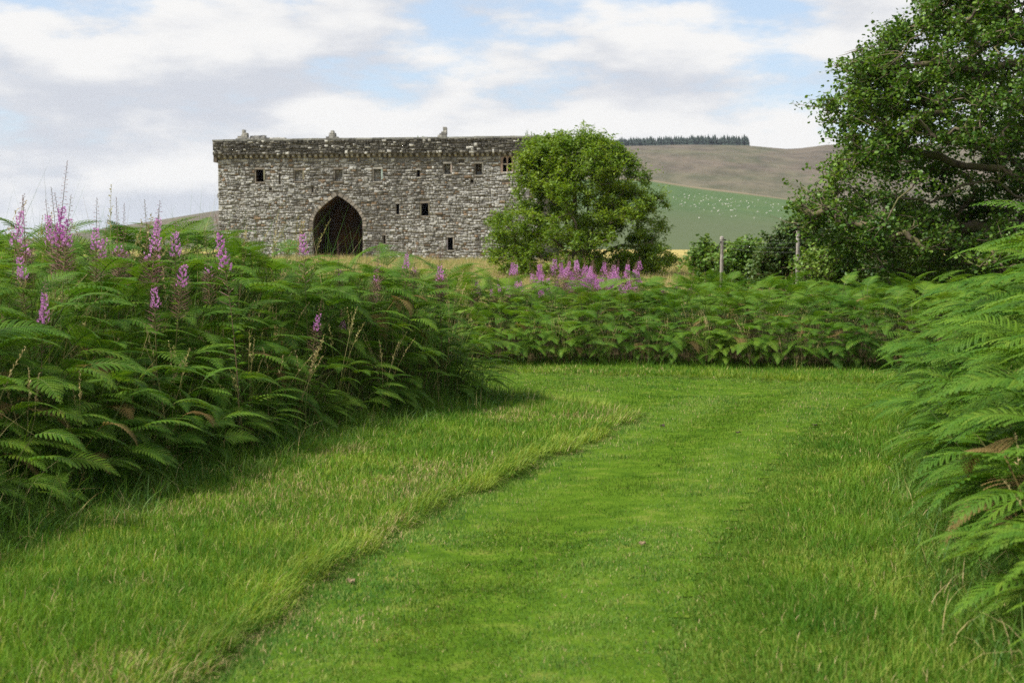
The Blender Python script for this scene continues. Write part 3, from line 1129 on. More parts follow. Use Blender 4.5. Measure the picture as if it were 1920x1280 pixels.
    # ---- broken gable tops behind the parapet
    def stepped(px0, px1, steps, depth, label):
        """steps: (px0,px1,pytop) blocks; built of small courses"""
        g = None
        for a, b, top in steps:
            u0, v1 = uv(a, top); u1, _ = uv(b, top)
            k_ = 1 + depth / 160.0
            v1 = (v1 + base - EYE) * k_ + EYE - base
            v = VT - 0.5
            while v < v1 - 0.02:
                h = min(0.27, v1 - v)
                mb = MB(); mb.box(u0 + r.uniform(-.03, .03), u1 + r.uniform(-.03, .03), depth, depth + 0.7, v, v + h - 0.015, 0.015)
                me = mb.mesh('stone', [M_STONE])
                k = r.choice([0.16, 0.22, 0.3, 0.38])
                set_color(me, [(k, k * 0.95, k * 0.84)] * 8)
                o = obj('gable_fragment' if g is None else 'stone', me, root if g is None else g)
                if g is None:
                    g = o
                    o['label'] = label
                v += h
    stepped(0, 0, [(436, 447, 252), (437.5, 442, 243), (442, 447, 249), (429, 436, 255)], 3.0, 'broken stub of a stepped gable over the end tower')
    stepped(0, 0, [(598, 604, 256), (603, 614, 252.5), (607, 611.5, 244.5), (604, 607, 249), (611.5, 615, 249), (614, 620, 256)], 3.0, 'crow-stepped gable peak above the middle of the wall')
    stepped(0, 0, [(811, 816, 253), (815, 819, 250), (818, 822, 246), (821.5, 827.5, 238)], 3.0, 'jagged upright chimney stub on the wall top')
    # low rubble along the left tower top
    mb = MB()
    C = []
    u0, _ = uv(428, 255); u1, _ = uv(530, 255)
    u = u0
    while u < u1:
        w = r.uniform(0.35, 0.8)
        t = (u - u0) / (u1 - u0)
        hgt = VT + 0.05 + 0.45 * math.sin(math.pi * min(1, t * 1.05 + 0.05)) ** 0.6 * r.uniform(0.7, 1.1)
        z = VT - 0.6
        while z < hgt:
            mb.box(u, u + w - .03, 2.6, 3.4, z, z + 0.24, 0.04)
            k = r.choice([0.15, 0.25, 0.36, 0.48])
            C += [(k, k * .96, k * .88)] * 8
            z += 0.26
        u += w
    me = mb.mesh('rubble_crest', [M_STONE]); set_color(me, C)
    o = obj('rubble_crest', me, root)
    o['kind'] = 'stuff'
    # weeds on the wall top at the right end
    mb = MB()
    for px, hgt in ((985, 0.55), (988, 0.8), (996, 0.7), (783, 0.3), (792, 0.25)):
        u, _ = uv(px, 255)
        for k in range(4):
            a = u + r.uniform(-.06, .06)
            mb.tube([(a, 0.3, VT - 0.03), (a + r.uniform(-.05, .05), 0.3, VT + hgt * .6), (a + r.uniform(-.12, .12), 0.3, VT + hgt * r.uniform(.7, 1))], [0.02, 0.015, 0.006], 4)
    obj('weed', mb.mesh('weed', [M_LONG]), root)
    return root


build_castle()


# ------------------------------------------------------------------ trees
def leaf_arrays(P, nrm_bias, size, r, shape='round', aspect=0.6, spread=None):
    """many small folded leaves: P (n,3) centres; returns V, F (tri), tone"""
    n = len(P)
    d = r.normal(size=(n, 3)); d[:, 2] *= 0.6
    d /= np.linalg.norm(d, axis=1, keepdims=True)
    up = r.normal(size=(n, 3)) * 0.6 + np.array(nrm_bias)
    s = np.cross(d, up); s /= np.linalg.norm(s, axis=1, keepdims=True) + 1e-9
    nn = np.cross(s, d)
    sz = size * r.uniform(0.65, 1.25, (n, 1))
    w = sz * aspect
    fold = sz * 0.12
    if shape == 'round':
        pts = [P - d * sz * 0.5, P - d * sz * 0.2 + s * w * 0.45 + nn * fold, P + d * sz * 0.3 + s * w * 0.42 + nn * fold, P + d * sz * 0.5,
               P + d * sz * 0.3 - s * w * 0.42 + nn * fold, P - d * sz * 0.2 - s * w * 0.45 + nn * fold]
        fi = [(0, 1, 2, 3), (0, 3, 4, 5)]
    else:
        pts = [P - d * sz * 0.5, P + s * w * 0.5 + nn * fold, P + d * sz * 0.5, P - s * w * 0.5 + nn * fold]
        fi = [(0, 1, 2), (0, 2, 3)]
    k = len(pts)
    V = np.stack(pts, 1).reshape(-1, 3)
    base = np.arange(n)[:, None] * k
    F = np.concatenate([base + np.array(f)[None] for f in fi], 0)
    tone = np.repeat(r.uniform(0, 0.999, n), k)
    return V, F, tone


def make_tree(name, base, limbs, clumps, seed, leaf_mat_, leaf_size, leaves_per, clump_r, trunk_r, shape='round', aspect=0.62, label='', cat='tree', group=None,
              bare=0.0, twigs=6, sides=6, bias=(0, 0, 1.0), flat=0.7):
    """skeleton: given limbs (polylines), then every clump centre is joined to the nearest branch by a curved bough"""
    r = np.random.default_rng(seed)
    nodes, par, chains = [], [], []

    def add_chain(pts, p0):
        idx = [p0] if p0 is not None else []
        for p in pts:
            nodes.append(np.array(p, float)); par.append(idx[-1] if idx else -1)
            idx.append(len(nodes) - 1)
        chains.append(idx)
        return idx

    def wiggle(a, b, k, amp, sag=0.0):
        a, b = np.array(a, float), np.array(b, float)
        L_ = np.linalg.norm(b - a)
        out = []
        for i in range(1, k + 1):
            t = i / k
            p = a + (b - a) * t
            e = math.sin(math.pi * t) if i < k else 0
            p = p + r.normal(size=3) * amp * L_ * (0.5 if i < k else 0) + np.array([0, 0, sag * L_ * e])
            out.append(p)
        return out
    for lb in limbs:
        pts = [np.array(lb[0], float)]
        for a, b in zip(lb[:-1], lb[1:]):
            pts += wiggle(a, b, 4, 0.07)
        if nodes:
            D = np.linalg.norm(np.array(nodes) - pts[0], axis=1)
            j = int(D.argmin())
            add_chain(pts[1:] if D[j] < 0.6 else pts, j)
        else:
            add_chain(pts, None)
    cl = np.array(clumps, float)
    buf = np.zeros((len(nodes) + 4 * len(cl) + 8, 3))
    cnt = len(nodes)
    buf[:cnt] = nodes
    dist = np.array([np.linalg.norm(buf[:cnt] - c, axis=1).min() for c in cl])
    for _ in range(len(cl)):
        i = int(dist.argmin())
        dist[i] = np.inf
        NA = buf[:cnt]
        dd = np.linalg.norm(NA - cl[i], axis=1) + 0.35 * np.maximum(0, NA[:, 2] - cl[i][2])
        j = int(dd.argmin())
        k0 = len(nodes)
        add_chain(wiggle(nodes[j], cl[i], 4, 0.10, 0.06), j)
        NW = np.array(nodes[k0:])
        buf[cnt:cnt + len(NW)] = NW
        cnt += len(NW)
        dq = np.linalg.norm(cl[:, None] - NW[None], axis=2).min(1)
        dist = np.where(np.isinf(dist), dist, np.minimum(dist, dq))
    # twigs and leaves in every clump
    LP, twig_chains = [], []
    for c in cl:
        isbare = r.random() < bare
        j = int(np.linalg.norm(buf[:cnt] - c, axis=1).argmin())
        for _ in range(twigs):
            off = r.normal(size=3) * clump_r * np.array([1, 1, flat]) * 0.75
            tip = c + off
            mid = (c + tip) / 2 + r.normal(size=3) * clump_r * 0.15
            twig_chains.append([nodes[j], mid, tip])
            if not isbare:
                m = max(1, int(leaves_per / twigs * r.uniform(0.6, 1.4)))
                t = r.uniform(0.15, 1.08, (m, 1))
                LP.append(c + (tip - c) * t + r.normal(size=(m, 3)) * clump_r * np.array([0.26, 0.26, 0.2]))
    w = np.zeros(len(nodes))
    child = np.zeros(len(nodes), int)
    for p in par:
        if p >= 0:
            child[p] += 1
    w[child == 0] = 1
    for i in range(len(nodes) - 1, -1, -1):
        if par[i] >= 0:
            w[par[i]] += w[i] if True else 0
    tot = w.max()
    rad = trunk_r * (np.maximum(w, 1) / tot) ** 0.46
    rad = np.maximum(rad, 0.012)
    mb = MB()
    for ch in chains:
        pts = [nodes[i] for i in ch]
        rr = [rad[i] for i in ch]
        if len(ch) > 1 and par[ch[0]] != -1:
            rr[0] = min(rr[0], rr[1] * 1.25)
        if len(pts) > 1:
            mb.tube(pts, rr, sides if max(rr) > 0.05 else 4, cap=False)
    for tc_ in twig_chains:
        mb.tube(tc_, [0.014, 0.009, 0.004], 3, cap=False)
    root = bpy.data.objects.new(name, None)
    COL.objects.link(root)
    root.location = base
    B = np.array(base, float)
    me = new_mesh('trunk', np.array(mb.v) - B, mb.f, [M_BARK], True)
    obj('trunk', me, root)
    LPn = np.concatenate(LP)
    V, F, tone = leaf_arrays(LPn, bias, leaf_size, r, shape, aspect)
    me = new_mesh('crown', V - B, F, [leaf_mat_])
    set_color(me, np.stack([tone, tone, tone], 1))
    obj('crown', me, root)
    tag(root, label, cat, group)
    return root


def ash():
    D = 78.0
    s = D / F_PX
    c = at(1085, 520, D)
    gz = float(ground_z(np.array([c[0]]), np.array([D]))[0])
    B = np.array([c[0], D, gz])

    def P(px, py, dy):
        return at(px, py, D + dy)
    r = np.random.default_rng(17)
    limbs = [[B, P(1085, 500, 0), P(1080, 450, 0), P(1078, 380, -.4), P(1085, 310, 0)]]
    for a, b, c_, dy in ((1060, 470, (985, 400), -2), (1100, 465, (1180, 400), 1.5), (1070, 450, (1020, 340), 1.5), (1105, 440, (1150, 330), -1.5), (1050, 490, (960, 470), .5), (1115, 485, (1220, 455), -.5),
                         (1090, 440, (1110, 300), 2.5), (1085, 470, (1080, 420), -3.2)):
        limbs.append([P(1084, 495, 0), P(a, b, dy * .4), P(c_[0], c_[1], dy)])
    # outline measured on the photograph: (py, left px, right px)
    prof = [(250, 1030, 1112), (262, 1002, 1142), (280, 988, 1172), (305, 980, 1202), (335, 965, 1225), (365, 950, 1235), (385, 932, 1252), (420, 925, 1248), (450, 922, 1268), (480, 925, 1272), (505, 940, 1262), (518, 985, 1225)]
    ys = [p[0] for p in prof]
    cl = []
    while len(cl) < 520:
        py = r.uniform(252, 517)
        l = np.interp(py, ys, [p[1] for p in prof]); rr = np.interp(py, ys, [p[2] for p in prof])
        m, h = (l + rr) / 2, (rr - l) / 2
        t = r.uniform(-1, 1); q = r.uniform(-1, 1)
        rad = math.hypot(t, q)
        if rad > 1 or rad < 0.45 * r.random():
            continue
        # billowing lobes
        lob = fbm(np.array([t * 3.0 + py * 0.02]), np.array([q * 3.0 + py * 0.015]), 77, 2)[0]
        gap = fbm(np.array([t * 3.4 + 5]), np.array([py * 0.024 + q]), 83, 2)[0]
        if gap < -0.22 and r.random() < 0.75:
            continue
        if rad > 0.97 + 0.2 * lob:
            continue
        cl.append(at(m + t * h * 1.04, py + 5, D + q * h * s * 0.9))
    make_tree('ash_tree', B, limbs, cl, 5, M_ASH, 0.20, 190, 0.52, 0.26, 'diamond', 0.40, 'dense round green ash tree standing in front of the castle corner', 'tree', None, 0.0, 7, bias=(0, 0, 1.1))


def alder():
    D = 31.0

    def P(px, py, dy=0.0):
        return at(px, py, D + dy)
    B0 = P(2010, 540, 0)
    gz = float(ground_z(np.array([B0[0]]), np.array([D]))[0])
    B = np.array([B0[0], D, gz])
    T1, T2, T3 = P(1995, 440), P(1985, 350), P(1965, 230)
    limbs = [[B, T1, T2, T3, P(1950, 100), P(1930, -60), P(1925, -160)],
             [T1, P(1920, 372, -.5), P(1859, 338, -.9), P(1807, 346, -1.0), P(1745, 380, -1.1), P(1690, 372, -.9)],
             [T2, P(1920, 341, .3), P(1881, 316, .5), P(1837, 314, .6), P(1785, 306, .5), P(1719, 281, .3), P(1640, 290, .1), P(1575, 300, 0)],
             [T3, P(1898, 118, -.6), P(1837, 137, -.9), P(1767, 114, -1.0), P(1690, 130, -.8), P(1610, 150, -.5)],
             [T3, P(1880, 190, 1.0), P(1790, 185, 1.2), P(1700, 175, 1.3), P(1620, 190, 1.0), P(1550, 195, .6)],
             [P(1950, 100), P(1880, 20, .5), P(1800, 20, .9), P(1720, 50, .6)],
             [T1, P(1900, 425, .9), P(1800, 430, 1.3), P(1700, 410, 1.4), P(1600, 415, 1.0), P(1500, 385, .6)],
             [T2, P(1900, 300, 2.0), P(1800, 260, 3.0), P(1700, 250, 3.2)],
             [T2, P(2060, 250, 1.0), P(2150, 180, 0.6)], [T3, P(2080, 120, -.6), P(2160, 40, .6)], [T1, P(2090, 380, -.6), P(2180, 340, .6)]]
    edge = [(-190, 1790), (-60, 1760), (0, 1745), (20, 1700), (45, 1680), (90, 1640), (95, 1590), (125, 1580), (150, 1575), (185, 1545), (215, 1540), (250, 1555), (270, 1560), (295, 1545), (330, 1540), (360, 1535), (375, 1490),
            (395, 1480), (415, 1500), (440, 1530), (470, 1560), (500, 1600), (520, 1700)]
    ys = [e[0] for e in edge]; xs = [e[1] for e in edge]
    r = np.random.default_rng(23)
    cl = []
    while len(cl) < 730:
        py = r.uniform(-190, 515)
        l = np.interp(py, ys, xs)
        px = l + 8 + (2080 - l) * r.beta(0.95, 1.4)
        dep = 3.6 * math.sqrt(max(0.02, min(1.0, (px - l + 15) / 330)))
        dy = r.uniform(-1, 1) * dep
        lob = fbm(np.array([px * 0.011]), np.array([py * 0.013 + dy * 0.3]), 91, 3)[0]
        if lob < -0.2 and r.random() < 0.9:
            continue
        if px > 1680 and 270 < py < 425 and dy < 0.2 and r.random() < 0.8:      # the mossy limbs show here
            continue
        cl.append(P(px, py, dy))
    for _ in range(120):        # the far side of the crown, behind the limbs
        cl.append(P(r.uniform(1590, 2050), r.uniform(255, 440), r.uniform(1.3, 3.6)))
    make_tree('alder_tree', B, limbs, cl, 9, M_ALDER, 0.080, 125, 0.36, 0.27, 'round', 0.82, 'gnarled alder tree with mossy limbs overhanging the bracken, its trunk out of frame', 'tree', None, 0.07, 7, 7, bias=(0, 0, 0.7))


def shrub(name, px0, px1, ptop, pbot, D, mat, seed, label, n, lsz, lper, aspect=0.6, cr=0.35, profile=None):
    r = np.random.default_rng(seed)
    m = (px0 + px1) / 2
    c = at(m, 490, D)
    gz = float(ground_z(np.array([c[0]]), np.array([D]))[0])
    B = np.array([c[0], D, gz])
    hw = (px1 - px0) / 2
    s = D / F_PX
    limbs = [[B, at(m, pbot - (pbot - ptop) * .3, D), at(m, pbot - (pbot - ptop) * .6, D)]]
    for k in range(5):
        a = r.uniform(-.7, .7)
        limbs.append([B, at(m + a * hw * .5, pbot - (pbot - ptop) * .3, D + r.uniform(-.4, .4)), at(m + a * hw, pbot - (pbot - ptop) * r.uniform(.4, .75), D + r.uniform(-.8, .8))])
    cl = []
    while len(cl) < n:
        u = r.uniform(-1, 1); q = r.uniform(-1, 1); v = r.uniform(0, 1)
        top = (1 - abs(u) ** 2.4) if profile is None else np.interp(u, *profile)
        top = top * (0.86 + 0.25 * fbm(np.array([u * 2.4 + seed]), np.array([q * 2.0]), seed, 2)[0])
        if v > top or q * q > 1 - u * u * .8:
            continue
        cl.append(at(m + u * hw, pbot - (pbot - ptop) * v + 3, D + q * hw * s * .8))
    make_tree(name, B, limbs, cl, seed, mat, lsz, lper, cr, 0.09, 'round', aspect, label, 'bush', None, 0.03, 5, 5)


ash()
alder()
shrub('willow_bush', 1286, 1360, 440, 530, 60, M_SHRUB, 31, 'small upright leafy bush just behind the wired post', 45, 0.17, 90, 0.6, 0.40)
shrub('willow_bush', 1340, 1465, 440, 530, 57, M_SHRUB, 32, 'pale green bush between the two wooden posts', 120, 0.16, 80, 0.6, 0.40)
shrub('hawthorn_bush', 1418, 1560, 393, 530, 52, M_DARKSHRUB, 33, 'dark dense bush behind the plain post', 150, 0.13, 80, 0.7, 0.36, ([-1, -.6, -.2, .2, .6, 1], [.25, .7, .95, 1, 1, .8]))
shrub('willow_bush', 1500, 1700, 410, 540, 40, M_SHRUB, 34, 'broad leafy bush growing under the alder boughs', 170, 0.11, 70, 0.6, 0.32, ([-1, -.6, 0, .5, 1], [.45, .75, .8, 1, .9]))
shrub('hawthorn_bush', 1640, 1960, 400, 545, 37, M_DARKSHRUB, 35, 'dark bush filling the shade beneath the alder trunk', 220, 0.10, 80, 0.7, 0.32, ([-1, -.5, 0, .5, 1], [.6, .85, 1, 1, 1]))


# ------------------------------------------------------------------ posts with wire
def build_posts():
    def post(px, top, wpx, D, label, name):
        p = at(px, top, D)
        gz = float(ground_z(np.array([p[0]]), np.array([D]))[0])
        root = bpy.data.objects.new(name, None)
        COL.objects.link(root)
        root.location = (p[0], D, gz)
        h = p[2] - gz
        rad = wpx / 2 * D / F_PX
        mb = MB()
        k = 9
        pts = [(0.004 * math.sin(i), 0, -0.4 + (h + 0.4) * i / k) for i in range(k + 1)]
        mb.tube(pts, [rad * (1.04 - 0.06 * i / k) for i in range(k + 1)], 10)
        obj('pole', mb.mesh('pole', [M_POST], False), root)
        tag(root, label, 'post')
        return root, h, rad
    a, ha, ra = post(1353.5, 448, 6.4, 46.0, 'grey wooden post with insulators and wires at its top', 'fence_post')
    b, hb, rb = post(1496.5, 432, 7.6, 41.0, 'plain pale wooden post standing before the dark bush', 'fence_post')
    mb = MB()
    mb.tube([(0, 0, ha - 0.02), (0, 0, ha + 0.05), (0, 0, ha + 0.09)], [ra * 1.25, ra * 1.2, ra * 0.6], 9)
    obj('post_cap', mb.mesh('post_cap', [M_POST]), a)
    za = [ha - 0.03, ha - 0.16, ha - 0.29]
    for z in za:
        mb = MB()
        mb.tube([(ra * .8, 0, z), (ra + 0.02, 0, z), (ra + 0.03, 0, z), (ra + 0.075, 0, z), (ra + 0.085, 0, z)], [0.012, 0.012, 0.026, 0.028, 0.012], 7)
        obj('insulator', mb.mesh('insulator', [M_IRON]), a)
    mb = MB()
    mb.tube([(-ra * .6, -ra * .8, ha - 0.06), (-ra - .05, -ra, ha - 0.2), (-ra - 0.10, -ra, ha - 0.34)], [0.016, 0.014, 0.012], 5)
    obj('bracket', mb.mesh('bracket', [M_IRON]), a)
    for i, z in enumerate(za):
        p0 = Vector(a.location) + Vector((ra + 0.06, 0, z))
        p1 = Vector(b.location) + Vector((-rb, 0, hb - 0.35 - 0.14 * i))
        mb = MB()
        pts = [p0.lerp(p1, t / 8) - Vector((0, 0, 0.05 * math.sin(math.pi * t / 8))) for t in range(9)]
        mb.tube([q - Vector(a.location) for q in pts], 0.0018, 4)
        obj('wire', mb.mesh('wire', [M_WIRE]), a)


build_posts()


# ------------------------------------------------------------------ instancing helper for stuff
_gn = {}


def scatter(name, protos, pos, rot, scl, idx, label, cat):
    coll = bpy.data.collections.new(name + '_sources')
    for i, me in enumerate(protos):
        o = bpy.data.objects.new('%s_source_%02d' % (name, i), me)
        coll.objects.link(o)
    me = bpy.data.meshes.new(name)
    pos = np.asarray(pos, np.float32)
    n = len(pos)
    me.vertices.add(n)
    me.vertices.foreach_set('co', pos.ravel())
    a = me.attributes.new('rot', 'FLOAT_VECTOR', 'POINT'); a.data.foreach_set('vector', np.asarray(rot, np.float32).ravel())
    a = me.attributes.new('scl', 'FLOAT', 'POINT'); a.data.foreach_set('value', np.asarray(scl, np.float32))
    a = me.attributes.new('idx', 'INT', 'POINT'); a.data.foreach_set('value', np.asarray(idx, np.int32))
    o = obj(name, me)
    ng = bpy.data.node_groups.new(name, 'GeometryNodeTree')
    ng.interface.new_socket('Geometry', in_out='INPUT', socket_type='NodeSocketGeometry')
    ng.interface.new_socket('Geometry', in_out='OUTPUT', socket_type='NodeSocketGeometry')
    N, L = ng.nodes, ng.links
    gi, go = N.new('NodeGroupInput'), N.new('NodeGroupOutput')
    ip = N.new('GeometryNodeInstanceOnPoints')
    ci = N.new('GeometryNodeCollectionInfo')
    ci.inputs['Collection'].default_value = coll
    ci.inputs['Separate Children'].default_value = True
    ci.inputs['Reset Children'].default_value = True
    ip.inputs['Pick Instance'].default_value = True

    def attr(nm, ty):
        x = N.new('GeometryNodeInputNamedAttribute')
        x.data_type = ty
        x.inputs['Name'].default_value = nm
        return x.outputs['Attribute']
    er = N.new('FunctionNodeEulerToRotation')
    L.new(attr('rot', 'FLOAT_VECTOR'), er.inputs[0])
    L.new(gi.outputs[0], ip.inputs['Points'])
    L.new(ci.outputs[0], ip.inputs['Instance'])
    L.new(attr('idx', 'INT'), ip.inputs['Instance Index'])
    L.new(er.outputs[0], ip.inputs['Rotation'])
    L.new(attr('scl', 'FLOAT'), ip.inputs['Scale'])
    L.new(ip.outputs[0], go.inputs[0])
    md = o.modifiers.new('scatter', 'NODES')
    md.node_group = ng
    tag(o, label, cat, kind='stuff')
    return o


def in_view(x, y, m=1.2):
    return (np.abs(x) < 0.375 * y + m) & (y > 3.6)


# ------------------------------------------------------------------ grass
def blades(n, rad, h0, h1, w, lean, seg, seed, mats, matmix=None, curl=0.6, disc=True):
    """a patch of tapering curved blades"""
    r = np.random.default_rng(seed)
    a = r.uniform(0, 2 * np.pi, n); q = rad * np.sqrt(r.uniform(0, 1, n))
    bx, by = q * np.cos(a), q * np.sin(a)
    if not disc:
        bx, by = r.uniform(-rad, rad, n), r.uniform(-rad, rad, n)
    h = r.uniform(h0, h1, n)
    az = r.uniform(0, 2 * np.pi, n)
    ln = np.abs(r.normal(0, lean, n)) + 0.08
    ww = w * r.uniform(0.7, 1.3, n)
    face = az + r.normal(0, 0.7, n) + np.pi / 2
    V = []
    for k in range(seg + 1):
        t = k / seg
        ang = ln * (1 - curl) + ln * curl * 2 * t
        out = h * t * np.sin(np.clip(ang, 0, 1.9))
        z = h * t * np.cos(np.clip(ang, 0, 1.9) * 0.9)
        cx, cy = bx + np.cos(az) * out, by + np.sin(az) * out
        wd = ww * (1 - t) ** 0.7 * 0.5
        if k < seg:
            V.append(np.stack([cx - np.cos(face) * wd, cy - np.sin(face) * wd, z - (0.01 if k == 0 else 0)], 1))
            V.append(np.stack([cx + np.cos(face) * wd, cy + np.sin(face) * wd, z - (0.01 if k == 0 else 0)], 1))
        else:
            V.append(np.stack([cx, cy, z], 1))
    m = 2 * seg + 1
    VV = np.stack(V, 1).reshape(-1, 3)
    b = np.arange(n)[:, None] * m
    quads = np.concatenate([b + np.array([2 * k, 2 * k + 1, 2 * k + 3, 2 * k + 2])[None] for k in range(seg - 1)], 0) if seg > 1 else np.zeros((0, 4), int)
    tris = b + np.array([2 * seg - 2, 2 * seg - 1, 2 * seg])[None]
    tone = np.repeat(r.uniform(0, 0.999, n) * 0.9, m)
    mi = np.zeros(n, int)
    if matmix:
        mi = (r.uniform(0, 1, n) < matmix).astype(int)
    fm = np.concatenate([np.tile(mi, seg - 1), mi]) if seg > 1 else mi
    me = new_mesh('grass_patch', VV, [quads, tris] if seg > 1 else [tris], mats, False, fm)
    set_color(me, np.stack([tone, tone, tone], 1))
    return me


def scatter_points(dens, x0, x1, y0, y1, keep, r):
    n = int(dens * (x1 - x0) * (y1 - y0))
    x = r.uniform(x0, x1, n); y = r.uniform(y0, y1, n)
    k = in_view(x, y)
    x, y = x[k], y[k]
    k = keep(x, y)
    return x[k], y[k]


def blade_field(name, x, y, h, w, az, ln, seg, tone, mi, mats, curl=0.6, z=None):
    """every blade its own tapering curved strip; seg = number of segments per blade (array)"""
    r = np.random.default_rng(len(x))
    z0 = ground_z(x, y) if z is None else z
    Vs, Qs, Ts, tn, qm, tm, base = [], [], [], [], [], [], 0
    for sg in np.unique(seg):
        k = seg == sg
        n = int(k.sum())
        X, Y, Z, H, W, A, LN = x[k], y[k], z0[k], h[k], w[k], az[k], ln[k]
        face = A + r.normal(0, 0.7, n) + np.pi / 2
        V = []
        for i in range(sg + 1):
            t = i / sg
            ang = np.clip(LN * (1 - curl) + LN * curl * 2 * t, 0, 1.9)
            out = H * t * np.sin(ang)
            zz = Z + H * t * np.cos(ang * 0.9)
            cx, cy = X + np.cos(A) * out, Y + np.sin(A) * out
            wd = W * (1 - t) ** 0.7 * 0.5
            if i < sg:
                dz = 0.008 if i == 0 else 0.0
                V.append(np.stack([cx - np.cos(face) * wd, cy - np.sin(face) * wd, zz - dz], 1))
                V.append(np.stack([cx + np.cos(face) * wd, cy + np.sin(face) * wd, zz - dz], 1))
            else:
                V.append(np.stack([cx, cy, zz], 1))
        m = 2 * sg + 1
        Vs.append(np.stack(V, 1).reshape(-1, 3))
        b = base + np.arange(n)[:, None] * m
        for i in range(sg - 1):
            Qs.append(b + np.array([2 * i, 2 * i + 1, 2 * i + 3, 2 * i + 2])[None]); qm.append(mi[k])
        Ts.append(b + np.array([2 * sg - 2, 2 * sg - 1, 2 * sg])[None]); tm.append(mi[k])
        tn.append(np.repeat(tone[k], m))
        base += n * m
    T = np.concatenate(Ts)
    if Qs:
        faces, fm = [np.concatenate(Qs), T], np.concatenate(qm + tm)
    else:
        faces, fm = [T], np.concatenate(tm)
    me = new_mesh(name, np.concatenate(Vs), faces, mats, False, fm)
    tt = np.concatenate(tn)
    set_color(me, np.stack([tt, tt, tt], 1))
    return obj(name, me)


def dense_points(rho, y0, y1, x0, x1, fall, r, near=7.0, m=0.9):
    """random points whose density falls off with distance as their size on the picture does"""
    out = []
    for ya in np.arange(y0, y1, 1.0):
        yb = min(ya + 1.0, y1)
        d = rho * min(1.0, (near / (ya + .5))) ** fall
        xa, xb = max(x0, -0.375 * yb - m), min(x1, 0.375 * yb + m)
        n = int(d * (xb - xa) * (yb - ya))
        out.append(np.stack([r.uniform(xa, xb, n), r.uniform(ya, yb, n)], 1))
    p = np.concatenate(out)
    return p[:, 0], p[:, 1]


